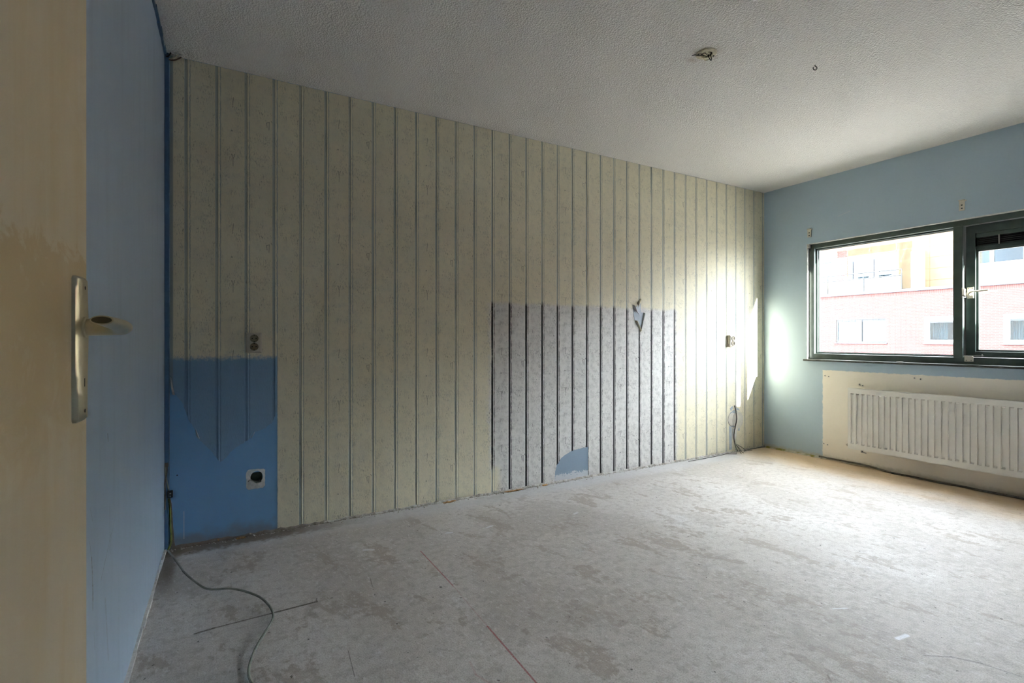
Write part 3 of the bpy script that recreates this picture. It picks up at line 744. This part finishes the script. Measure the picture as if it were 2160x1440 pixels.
g.box(xf, xf+.0131, ry1-.002, ry1, rz0, rz1); g.box(xf, xf+.0131, ry0, ry0+.002, rz0, rz1); g.box(xf, xf+.0131, ry0, ry1, rz1-.002, rz1); g.box(xf, xf+.0131, ry0, ry1, rz0, rz0+.002)
shift(g.obj('water_panel', M['radiator'], ra))
g = G()
y_ = ry0+.05
while y_ < ry1-.05:
    g.box(xf+th+.008, xf+th+.036, y_, y_+.001, rz0+.03, rz1-.03); y_ += .021
shift(g.obj('convector_fins', M['radiator'], ra, merge=False))
for yb in (ry0+.25, ry1-.25):
    shift(G().box(xf+th+.008, XW-.0005, yb-.012, yb+.012, rz0+.05, rz1-.06).obj('wall_bracket', M['radiator'], ra))
shift(G().lathe([(.011, 0), (.011, .010), (.006, .012), (.006, .018)], (xf+.012, ry1, rz0+.028), 'y', 14).obj('bleed_plug', M['whiteplastic'], ra, smooth=True))
shift(G().lathe([(.008, 0), (.008, -.018), (.005, -.020)], (xf+.014, ry1-.105, rz0), 'z', 12).tube([(xf+.014, ry1-.105, rz0-.014), (xf+.010, ry1-.14, rz0-.018)], .005, 8).obj('drain_tap', M['metal'], ra, smooth=True))

# ------------------------------------------------------------------ sockets
def socket(x0, x1, z0, z1, depth, cx, zs, label):
    r = empty('double_socket', (x0, YB, z0), label, 'socket', None)
    yf = YB-.004-depth
    body = shift(G().box(x0, x1, yf+.004, YB-.0035, z0, z1).obj('socket_body', M['creamplastic'], r, bevel=.004))
    shift(G().cells('y', yf, yf+.006, x0+.005, x1-.007, z0+.005, z1-.005, []).obj('face_plate', M['creamplastic'], r, bevel=.003))
    for zc in zs:
        i = shift(G().lathe([(.0, .003), (.0185, .003), (.0195, -.0025), (.0215, -.0025), (.0215, .0034)], (cx, yf-.0035, zc), 'y', 22).obj('socket_insert', M['insert'], r, smooth=True))
        for dx in (-.0095, .0095):
            h = G().lathe([(.0032, -.0012), (.0032, .0)], (cx+dx, yf-.0005, zc), 'y', 10).obj('pin_hole_shade', M['black'], i)  # flat black disc, shade of the pin opening put into its colour
            h.matrix_parent_inverse = i.matrix_parent_inverse.copy(); h.matrix_parent_inverse = Matrix()
        for dz in (-.0185, .0185):
            h = G().box(cx-.0025, cx+.0025, yf-.0062, yf-.0005, zc+dz-.0022, zc+dz+.0022).obj('earth_clip', M['black'], i)
            h.matrix_parent_inverse = Matrix()
socket(.083, .165, 1.028, 1.142, .026, .1255, (1.109, 1.063), 'cream double socket above the blue painted corner')
socket(4.193, 4.268, 1.030, 1.142, .036, 4.232, (1.110, 1.063), 'cream double socket beside the sunlit wall patch')

# ------------------------------------------------------------------ open wall box with wire
wbx = empty('open_wall_box', (BX, YB, BZ), 'open round wall box in a ragged white plaster square on blue paint', 'wall box')
N = 28; hole = [(BX+.003+.031*math.cos(2*math.pi*k/N)*(1+.05*random.random()), BZ+.006+.033*math.sin(2*math.pi*k/N)*(1+.05*random.random())) for k in range(N)]
def sq(a):
    c, s_ = math.cos(a), math.sin(a); m = max(abs(c), abs(s_))
    return (BX-.002+.0475*c/m*(1+random.uniform(-.04, .04)), BZ-.004+.055*s_/m*(1+random.uniform(-.04, .04)))
outer = [sq(2*math.pi*k/N) for k in range(N)]
g = G()
for k in range(N):
    k2 = (k+1) % N; a, b_, c_, d_ = outer[k], outer[k2], hole[k2], hole[k]
    g.quad((a[0], YB-.003, a[1]), (b_[0], YB-.003, b_[1]), (c_[0], YB-.004, c_[1]), (d_[0], YB-.004, d_[1]))
    g.quad((a[0], YB-.0005, a[1]), (b_[0], YB-.0005, b_[1]), (b_[0], YB-.003, b_[1]), (a[0], YB-.003, a[1]))
    g.quad((d_[0], YB-.004, d_[1]), (c_[0], YB-.004, c_[1]), (c_[0], YB+.001, c_[1]), (d_[0], YB+.001, d_[1]))
shift(g.obj('plaster_edge', M['plaster'], wbx))
shift(G().lathe([(.032, 0), (.032, .055), (0, .055)], (BX, YB+.0005, BZ+.004), 'y', 24, caps=False).obj('box_cup', M['boxplastic'], wbx, fix=False))
pts = curve_pts([(BX+.034, YB+.02, BZ-.012), (BX+.022, YB-.008, BZ-.022), (BX+.004, YB-.010, BZ-.019), (BX-.018, YB-.011, BZ-.010), (BX-.030, YB-.014, BZ-.003), (BX-.040, YB-.03, BZ-.006)], 6)
shift(G().tube(pts, .0032, 8).obj('wire', M['greycable'], wbx, smooth=True))
pts = curve_pts([(BX+.020, YB+.02, BZ-.020), (BX+.012, YB-.006, BZ-.028), (BX-.005, YB-.008, BZ-.025), (BX-.02, YB-.010, BZ-.012)], 6)
shift(G().tube(pts, .0022, 8).obj('wire', M['whiteplastic'], wbx, smooth=True))

# ------------------------------------------------------------------ round cover hanging off, near the window corner
rc = empty('loose_cover', (4.29, YB, .32), 'round cream cover plate hanging loose over a cable near the floor corner', 'cover plate')
def blob(cx, cz, rx, rz_, n, j): return [(cx+rx*math.cos(2*math.pi*k/n)*(1+random.uniform(-j, j)), cz+rz_*math.sin(2*math.pi*k/n)*(1+random.uniform(-j, j))) for k in range(n)]
shift(G().prism(blob(4.296, .325, .082, .084, 26, .06)[::-1], 'y', YB-.0044, YB-.0032).obj('bare_ring', M['bare'], rc))
shift(G().prism([(4.222, .26), (4.262, .25), (4.264, .03), (4.228, .03)], 'y', YB-.0044, YB-.0032).obj('bare_strip', M['bare'], rc))
shift(G().lathe([(0, -.0045), (.060, -.0045), (.064, -.003), (.064, 0)], (4.268, YB-.0045, .322), 'y', 30).obj('box_lid', M['whiteplastic'], rc, smooth=True))
g = G(); Nn = 30
for k in range(Nn):
    a0, a1 = 2*math.pi*k/Nn, 2*math.pi*(k+1)/Nn
    def p(a, r): return (4.338+r*.068*math.cos(a), YB-.016-.010*r*math.cos(a)*.8, .312+r*.082*math.sin(a))
    g.quad(p(a0, 0), p(a0, 1), p(a1, 1))
o = shift(g.obj('cover_disc', M['whiteplastic'], rc)); md = o.modifiers.new('thickness', 'SOLIDIFY'); md.thickness = .003
shift(G().prism([(4.268, .235), (4.335, .228), (4.328, .15), (4.312, .115), (4.285, .12), (4.268, .16)][::-1], 'y', YB-.0052, YB-.0032).obj('filler_patch', M['plaster'], rc))
for q in (((4.235, .43), (4.275, .455), (4.285, .43), (4.25, .405)), ((4.31, .435), (4.36, .425), (4.385, .40), (4.335, .41)), ((4.36, .23), (4.385, .245), (4.38, .20), (4.355, .205))):
    shift(G().prism(list(q), 'y', YB-.0042, YB-.0030).obj('torn_paper', M['bare'], rc))
pts = curve_pts([(4.300, YB-.006, .455), (4.303, YB-.018, .41), (4.302, YB-.030, .33), (4.292, YB-.022, .25), (4.285, YB-.012, .16), (4.300, YB-.014, .07), (4.32, YB-.03, .010)], 6)
shift(G().tube(pts, .0048, 8).obj('cable', M['darkcable'], rc, smooth=True))
for dx, dy, mt in ((-.05, -.05, 'greycable'), (.02, -.07, 'darkcable'), (.07, -.05, 'whiteplastic'), (.16, -.03, 'darkcable'), (-.02, -.08, 'darkcable')):
    pts = curve_pts([(4.300, YB-.014, .085), (4.300+dx*.4, YB-.02+dy*.4, .050), (4.300+dx*.8, YB-.02+dy*.8, .012), (4.300+dx*1.3, YB-.02+dy, .005)], 5)
    shift(G().tube(pts, .003, 7).obj('wire_end', M[mt], rc, smooth=True))

# ------------------------------------------------------------------ cables
def cable(name, ctrl, r, mat, label, n=8, parent=None):
    return G().tube(curve_pts(ctrl, n), r, 8).obj(name, mat, parent, smooth=True, label=label, cat='cable')
cr = .0045
cd_ = [(-.272, 3.120, .004+cr), (-.243, 3.03), (-.194, 2.843), (-.180, 2.775), (-.133, 2.661), (-.076, 2.565), (.015, 2.504), (.101, 2.365), (.141, 2.278), (.155, 2.202), (.143, 2.133), (.111, 2.047), (.076, 1.956), (.058, 1.868), (.068, 1.79), (.10, 1.72), (.13, 1.62), (.10, 1.50)]
lift = [.010, .006, .010, .018, .012, .004, .010, .022, .014, .006, .008, .014, .010, .002, .002, .002, .002, .002]
cable('floor_cord', [(p[0], p[1], cr+l) for p, l in zip(cd_, lift)], cr, M['greycable'], 'thin grey green cord snaking from the blue corner over the concrete')
wc = [(4.752, 2.613), (4.755, 2.40), (4.752, 2.21), (4.735, 2.03), (4.735, 1.868), (4.725, 1.697), (4.748, 1.59), (4.740, 1.442), (4.752, 1.264), (4.745, 1.0), (4.75, .7)]
cable('skirting_cable', [(p[0], p[1], .0085+.012*(i in (0, 1, 2))) for i, p in enumerate(wc)], .0078, M['darkcable'], 'dark cable lying along the foot of the radiator wall')
cable('skirting_wire', [(3.60, YB-.052, .004), (3.80, YB-.060, .008), (3.95, YB-.050, .006), (4.10, YB-.056, .012), (4.18, YB-.060, .006), (4.23, YB-.08, .004)], .003, M['darkcable'], 'thin dark wire along the papered wall foot towards the loose cover')
cable('corner_wire', [(4.40, YB-.040, .006), (4.50, YB-.032, .012), (4.58, YB-.030, .010), (4.66, YB-.036, .014), (4.735, YB-.040, .010)], .0045, M['darkcable'], 'dark wire stub running from the loose cover into the window corner')
# cable ends in the near corner
cc = empty('corner_cable', (-.28, YB-.03, .28), 'pair of grey cables with a black connector hanging in the blue corner', 'cable')
shift(G().tube(curve_pts([(-.284, YB-.026, .458), (-.283, YB-.028, .40), (-.276, YB-.030, .35), (-.268, YB-.034, .312)], 6), .0036, 8).obj('cable', M['greycable'], cc, smooth=True))
shift(G().tube(curve_pts([(-.278, YB-.026, .458), (-.279, YB-.029, .41), (-.286, YB-.030, .36), (-.285, YB-.030, .30), (-.286, YB-.028, .22)], 6), .0032, 8).obj('cable', M['darkcable'], cc, smooth=True))
shift(G().box(-.288, -.272, YB-.030, YB-.022, .44, .462).obj('clamp', M['darkcable'], cc, bevel=.002))
o = shift(G().box(-.276, -.252, YB-.046, YB-.024, .282, .316).obj('connector', M['gasket'], cc, bevel=.003))
for dz in (.290, .305):
    shift(G().lathe([(.004, 0), (.004, -.003)], (-.262, YB-.046, dz), 'y', 8).obj('terminal_screw', M['metal'], cc))
cable('earth_wire', [(-.270, YB-.030, .275), (-.268, YB-.014, .24), (-.266, YB-.010, .19), (-.265, YB-.009, .13), (-.262, YB-.010, .08), (-.262, YB-.014, .035), (-.272, YB-.036, .012)], .0045, M['earth'], 'green yellow wire running down the blue corner to the floor')
G().prism([(-.267, .0), (-.243, .0), (-.248, .04), (-.254, .13), (-.260, .24), (-.267, .28)], 'y', YB-.006, YB-.0005).obj('trim_6', M['lip'], kind='structure', label='crumbled plaster chase in the blue corner')

# ------------------------------------------------------------------ ceiling box, hook and corner hole
cb = empty('ceiling_box', (CBX, CBY, H), 'open round ceiling box with loose wires', 'ceiling box')
shift(G().lathe([(.052, -.001), (.052, -.006), (.047, -.009), (.030, -.008), (.030, .0)], (CBX, CBY, H), 'z', 30, close=True).obj('box_rim', M['papback'], cb, smooth=True))
shift(G().lathe([(.030, 0), (.030, .045), (0, .045)], (CBX, CBY, H), 'z', 20, caps=False).obj('box_cup', M['boxplastic'], cb, fix=False))
g = G().box(CBX-.018, CBX+.018, CBY-.012, CBY+.012, H-.006, H+.02)
shift(g.obj('terminal_block', M['papback'], cb, bevel=.003))
for dx in (-.012, 0, .012):
    shift(G().lathe([(.0035, 0), (.0035, -.0015)], (CBX+dx, CBY-.002, H-.006), 'z', 8).obj('terminal_screw', M['black'], cb))
for ct, mt in (([(CBX+.012, CBY+.004, H), (CBX+.020, CBY-.006, H-.030), (CBX+.026, CBY-.010, H-.034), (CBX+.030, CBY-.004, H-.010), (CBX+.028, CBY, H+.01)], 'gasket'),
               ([(CBX-.010, CBY+.01, H), (CBX-.030, CBY+.016, H-.014), (CBX-.055, CBY+.026, H-.012), (CBX-.058, CBY+.044, H-.008)], 'gasket'),
               ([(CBX-.012, CBY, H), (CBX-.028, CBY+.004, H-.010), (CBX-.040, CBY+.012, H-.008)], 'brownwire'),
               ([(CBX+.008, CBY+.012, H), (CBX+.016, CBY+.03, H-.010), (CBX+.034, CBY+.034, H-.012), (CBX+.048, CBY+.022, H-.010)], 'papback')):
    shift(G().tube(curve_pts(ct, 6), .0022, 7).obj('wire', M[mt], cb, smooth=True))
for dx, dy in ((-.041, .016), (.040, -.012)):
    shift(G().lathe([(.005, 0), (.005, -.003)], (CBX+dx, CBY+dy, H-.0075), 'z', 10).obj('screw', M['black'], cb))
hk = G(); HX, HY = 2.782, 1.551
pts = [(HX, HY, H+.01), (HX, HY, H-.006)]
for k in range(0, 15):
    a = math.radians(90-k*300/14); pts.append((HX+.0105*math.cos(a)*.87, HY-.0105*math.cos(a)*.49, H-.017+.0105*math.sin(a)))
hk.tube(pts, .0024, 8, up=Vector((.49, .87, 0))).obj('ceiling_hook', M['gasket'], smooth=True, label='small dark screw hook in the ceiling', cat='hook')
ch = empty('corner_hole', (XL+.05, YB-.03, H), 'ragged hole with wire stubs where ceiling meets the papered corner', 'cable outlet')
g = G(); N = 20; hx, hy_ = XL+.054, YB-.040; ro, ri = [], []
for k in range(N):
    a_ = 2*math.pi*k/N; j_ = random.uniform(.86, 1.08)
    ro.append((hx+.044*math.cos(a_)*j_, min(hy_+.028*math.sin(a_)*j_, YB-.004))); ri.append((hx+.026*math.cos(a_)*j_, hy_+.0145*math.sin(a_)*j_))
for k in range(N):
    k2 = (k+1) % N
    g.quad((*ro[k], H-.0015), (*ro[k2], H-.0015), (*ri[k2], H-.004), (*ri[k], H-.004)); g.quad((*ri[k], H-.004), (*ri[k2], H-.004), (*ri[k2], H+.004), (*ri[k], H+.004))
shift(g.obj('hole_edge', M['ceil'], ch))
for a, e, mt in (((XL+.018, YB-.015, H-.030), (XL+.062, YB-.05, H-.012), 'papback'), ((XL+.02, YB-.018, H-.034), (XL+.075, YB-.035, H-.014), 'brownwire'), ((XL+.01, YB-.03, H-.026), (XL+.03, YB-.045, H-.008), 'gasket')):
    m_ = ((a[0]+e[0])/2, (a[1]+e[1])/2-.008, min(a[2], e[2])-.002)
    shift(G().tube(curve_pts([a, m_, e], 5), .0034, 7).obj('wire_stub', M[mt], ch, smooth=True))

# ------------------------------------------------------------------ rubble along the papered wall
g = G()
def chip(g, x, y, z, s):
    pts = [Vector((random.gauss(0, 1), random.gauss(0, 1), random.gauss(0, .5))).normalized()*s*random.uniform(.6, 1.1) for _ in range(6)]
    bm = bmesh.new()
    for p in pts: bm.verts.new(p)
    bmesh.ops.convex_hull(bm, input=bm.verts); bm.verts.index_update()
    lo = min(v.co.z for v in bm.verts); i = len(g.v); k = {}
    for f in bm.faces:
        for v in f.verts:
            if v not in k: k[v] = len(g.v); g.v.append((v.co.x+x, v.co.y+y, v.co.z-lo+z))
        g.f.append(tuple(k[v] for v in f.verts))
    bm.free()
for _ in range(420):
    x_ = XL+.03+(3.5-XL)*random.random()**1.15; chip(g, x_, YB-.020-abs(random.gauss(0, .016)), .0005, random.uniform(.0018, .0065))
g.obj('plaster_rubble', M['rubble'], kind='stuff', merge=False, fix=False, label='small plaster crumbs strewn along the papered wall foot', cat='rubble')
for x_, L, lab in ((1.30, .10, 'long orange wood splinter below the cream wallpaper'), (1.80, .16, 'longest orange wood splinter at the unpainted wallpaper edge'), (2.07, .05, 'short orange wood splinter below the unpainted wallpaper'), (.06, .05, 'orange wood splinter below the blue painted corner')):
    g = G(); yb = YB-.030; p = []
    for k in range(7):
        q = k/6; p.append((x_+L*(q-.5), yb-random.uniform(0, .006), .005+random.random()*.004))
    g.tube(p, [.002, .006, .007, .0055, .0065, .005, .001], 5).obj('wood_splinter', M['wood'], label=lab, cat='splinter', group='wood splinters on the floor')

# ------------------------------------------------------------------ building across the street
XA = 25.8
ab = empty('apartment_building', (XA, 10, -3), 'red brick apartment block with ochre set back top storey across the street', 'building')
def bpart(name, g, mat, **k): return shift(g.obj(name, mat, ab, **k))
wins = [(11.23, 13.39, .925, 2.03, 'greyframe'), (8.20, 9.82, .925, 2.015, 'whiteframe'), (5.70, 7.32, .925, 2.03, 'whiteframe'), (16.0, 18.1, .925, 2.03, 'greyframe')]
ZT = 3.175
bpart('mortar_wall', G().cells('x', XA+.008, XA+.30, 2.5, 18.5, -1.5, ZT, [w[:4] for w in wins]), M['mortar'])
bpart('far_wall', G().box(XA, XA+.3, -14, 2.5, -3, ZT).box(XA, XA+.3, 18.5, 38, -3, ZT).box(XA, XA+.3, 2.5, 18.5, -3, -1.5), M['brickfar'])
g = G(); BW, BH, PW, PH = .208, .050, .220, .0625
ztop = 2.996; nr = 72
for r_ in range(nr):
    z0 = -1.5+r_*PH; y0 = 2.5+(PW/2 if r_ % 2 else 0)
    while y0+BW < 18.5:
        a_, e_ = y0, y0+BW
        for w in wins:                                   # cut bricks at the window openings
            if w[2]-.055 < z0+BH and z0 < w[3]+.002:
                if a_ < w[0] < e_: e_ = w[0]-.004
                elif a_ < w[1] < e_: a_ = w[1]+.004
                elif w[0] <= a_ and e_ <= w[1]: e_ = a_
        if e_-a_ > .02:
            d = random.uniform(-.002, .002); i = len(g.v); xf_ = XA+d
            g.v += [(xf_, a_, z0), (xf_, e_, z0), (xf_, e_, z0+BH), (xf_, a_, z0+BH), (XA+.01, a_, z0), (XA+.01, e_, z0), (XA+.01, e_, z0+BH), (XA+.01, a_, z0+BH)]
            g.f += [(i, i+3, i+2, i+1), (i, i+1, i+5, i+4), (i+1, i+2, i+6, i+5), (i+2, i+3, i+7, i+6), (i+3, i, i+4, i+7)]
        y0 += PW
y0 = 2.5
while y0+.05 < 18.5:                                    # soldier course under the coping
    g.box(XA-.001, XA+.01, y0, y0+.048, ztop+.004, ZT-.003); y0 += .0625
bpart('brick_courses', g, M['brick'], kind='stuff', merge=False, fix=False)
bpart('coping', G().box(XA-.06, XA+.34, -14, 38, ZT, ZT+.115), M['coping'])
def curtain(y0, y1, z0, z1, x, amp=.03, waves=9):
    g = G(); n = waves*8
    for k in range(n):
        a, e = k/n, (k+1)/n
        xa, xe = x+amp*math.sin(a*waves*6.283), x+amp*math.sin(e*waves*6.283)
        g.quad((xa, y0+(y1-y0)*a, z0), (xe, y0+(y1-y0)*e, z0), (xe, y0+(y1-y0)*e, z1), (xa, y0+(y1-y0)*a, z1))
    return g
for y0, y1, z0, z1, fm in wins:
    fwid = .09 if fm == 'greyframe' else .17
    mid = (y0+y1)/2
    holes = [(y0+fwid*.6, mid-.05, z0+fwid*.6, z1-fwid*.6), (mid+.05, y1-fwid, z0+fwid, z1-fwid)] if fm == 'greyframe' else [(y0+fwid, y1-fwid, z0+fwid*.8, z1-fwid)]
    fo = bpart('window', G().cells('x', XA+.05, XA+.12, y0, y1, z0, z1, holes), M[fm])
    def wp(name, g, mt):
        o = g.obj(name, mt, fo); o.matrix_parent_inverse = Matrix(); return o
    for h in holes:
        wp('pane', G().box(XA+.085, XA+.09, *h), M['farglass'])
        wp('blind_box', G().box(XA+.07, XA+.10, h[0], h[1], h[3]-.07, h[3]), M['coping'])
    c0, c1, d0, d1 = y0+fwid, y1-fwid, z0+fwid*.6, z1-fwid*.6
    wp('curtain', curtain(c0, c0+(c1-c0)*.42, d0, d1 - (.25 if fm == 'greyframe' else 0), XA+.34), M['curtainblue'] if fm == 'greyframe' else M['curtain'])
    wp('curtain', curtain(c0+(c1-c0)*.60, c1, d0, d1, XA+.34, waves=7), M['curtain'])
    wp('room_back', G().box(XA+1.6, XA+1.65, y0-.6, y1+.6, z0-.6, z1+.6), M['room'])
    bpart('window_sill', G().box(XA-.05, XA+.06, y0-.03, y1+.03, z0-.05, z0), M['coping'])
# top storey set back
XU = XA+1.5; UT = 6.35
udoor = (11.49, 13.58, 3.30, 5.17); uwin = (14.15, 15.3, 4.05, 5.19); uwide = (3.6, 8.36, 4.06, 5.55)
bpart('terrace_slab', G().box(XA+.30, XU+.3, -14, 38, 3.0, 3.2), M['roof'])
bpart('upper_wall', G().cells('x', XU+.02, XU+.3, -14, 38, 3.2, UT, [udoor, uwin]), M['cladgap'])
bpart('roof', G().box(XU-.45, XU+9, -14, 38, UT, UT+.25), M['whiteframe'])
panel = None; zc = 3.22
while zc < UT-.1:
    y0 = 9.0
    while y0 < 18:
        q = (y0, y0+1.19, zc, zc+.50)
        if not any(q[0] < w[1]+.0 and q[1] > w[0] and q[2] < w[3] and q[3] > w[2] for w in (udoor, uwin)):
            if panel is None:
                panel = G().box(-.01, .012, 0, 1.19, 0, .50).obj('cladding_panel', M['clad'], ab); o = panel
            else:
                o = panel.copy(); COL.objects.link(o); o.parent = ab
            o.location = (XU-XA+.01, q[0]-10, q[2]+3)
        y0 += 1.20
    zc += .51
# pieces of cladding beside door and window
for k, (a, e, p, q) in enumerate(((13.62, 14.11, 3.22, 5.6), (10.85, 11.45, 3.22, 5.6), (15.34, 16.1, 3.22, 5.6), (14.15, 15.3, 3.22, 4.01), (11.49, 13.6, 5.21, 5.6))):
    bpart('cladding_strip', G().box(XU, XU+.022, a, e, p, q), M['brickfar'] if k == 0 else M['clad'])
dw = bpart('balcony_door', G().cells('x', XU+.03, XU+.12, *udoor, [(udoor[0]+.2, 12.44, 3.42, 4.97), (12.66, udoor[1]-.2, 3.42, 4.97)]), M['blueframe'])
for a, e in ((udoor[0]+.2, 12.44), (12.66, udoor[1]-.2)):
    o = G().box(XU+.07, XU+.075, a, e, 3.42, 4.97).obj('pane', M['farglass'], dw); o.matrix_parent_inverse = Matrix()
    o = curtain(a, e, 3.45, 4.97, XU+.5, .03, 8).obj('curtain', M['curtain'], dw); o.matrix_parent_inverse = Matrix()
dw = bpart('upper_window', G().cells('x', XU+.03, XU+.12, *uwin, [(uwin[0]+.12, uwin[1]-.1, uwin[2]+.1, uwin[3]-.1)]), M['blueframe'])
o = G().box(XU+.07, XU+.075, uwin[0]+.12, uwin[1]-.1, uwin[2]+.1, uwin[3]-.1).obj('pane', M['farglass'], dw); o.matrix_parent_inverse = Matrix()
o = curtain(*uwin, XU+.5, .02, 6).obj('curtain', M['curtain'], dw); o.matrix_parent_inverse = Matrix()
bpart('privacy_panel', G().box(XA+.45, XU, 10.36, 10.40, 3.2, 5.1).box(XU-.06, XU-.02, 10.36, 10.88, 3.2, 5.1), M['panelglass'])
for zr_ in (4.25, 3.98):
    bpart('handrail', G().tube([(XU-.9, 10.9, zr_), (XU-.9, 18, zr_)], .022, 8), M['greyframe'])
for y_ in (10.9, 12.45, 14.1, 15.8, 17.5):
    bpart('rail_post', G().tube([(XU-.9, y_, 3.2), (XU-.9, y_, 4.25)], .025, 8), M['greyframe'])
for a, e in ((10.95, 12.40), (12.5, 14.05), (14.15, 15.75)):
    bpart('rail_glass', G().box(XU-.905, XU-.895, a, e, 3.3, 3.95), M['glass'])
# bay with wide glazing above an ochre band
bpart('bay_panel', G().box(XA+.5, XU+.02, 2.0, 8.36, 3.22, 4.03), M['clad'])
bw = bpart('bay_window', G().cells('x', XA+.5, XA+.62, 2.0, 8.36, 4.03, 5.6, [(6.9, 7.75, 4.13, 5.5), (7.87, 8.28, 4.13, 5.5), (4.6, 6.8, 4.13, 5.5), (2.1, 4.5, 4.13, 5.5)]), M['whiteframe'])
for a, e in ((6.9, 7.75), (7.87, 8.28), (4.6, 6.8), (2.1, 4.5)):
    o = G().box(XA+.56, XA+.565, a, e, 4.13, 5.5).obj('pane', M['farglass'], bw); o.matrix_parent_inverse = Matrix()
o = G().box(XU-.1, XU-.05, 2.0, 8.36, 4.03, 5.6).obj('room_back', M['curtainblue'], bw); o.matrix_parent_inverse = Matrix()
bpart('bay_roof', G().box(XA+.4, XU+.02, 1.9, 8.45, 5.6, 5.75), M['whiteframe'])
# our own building around the room, the street, an added sun block
own = empty('own_facade', (XO, 0, -3), kind='structure', label='pale rendered house that holds the room')
for q in ((-6, XO, -16, 18, H+.25, 20), (-6, XO, -16, 18, -3, -.25), (XL-.5, XO, YB+.16, 18, -.25, H+.25), (XL-.5, XO, -16, YR-.15, -.25, H+.25), (-6, -1.75, -16, 18, -.25, H+.25)):  # top block raised this high to shade the building opposite
    shift(G().box(*q).obj('facade_block', M['render'], own))
shift(G().box(XO, 5.78, -2.10, -1.95, -3, 2.82).obj('added_sun_block', M['render'], own))  # added out of view, sized to cut off the low end of the sun sliver
G().box(-30, 70, -60, 80, -3.2, -3).obj('street_ground', M['asphalt'], kind='structure', label='grey paved street between the buildings')
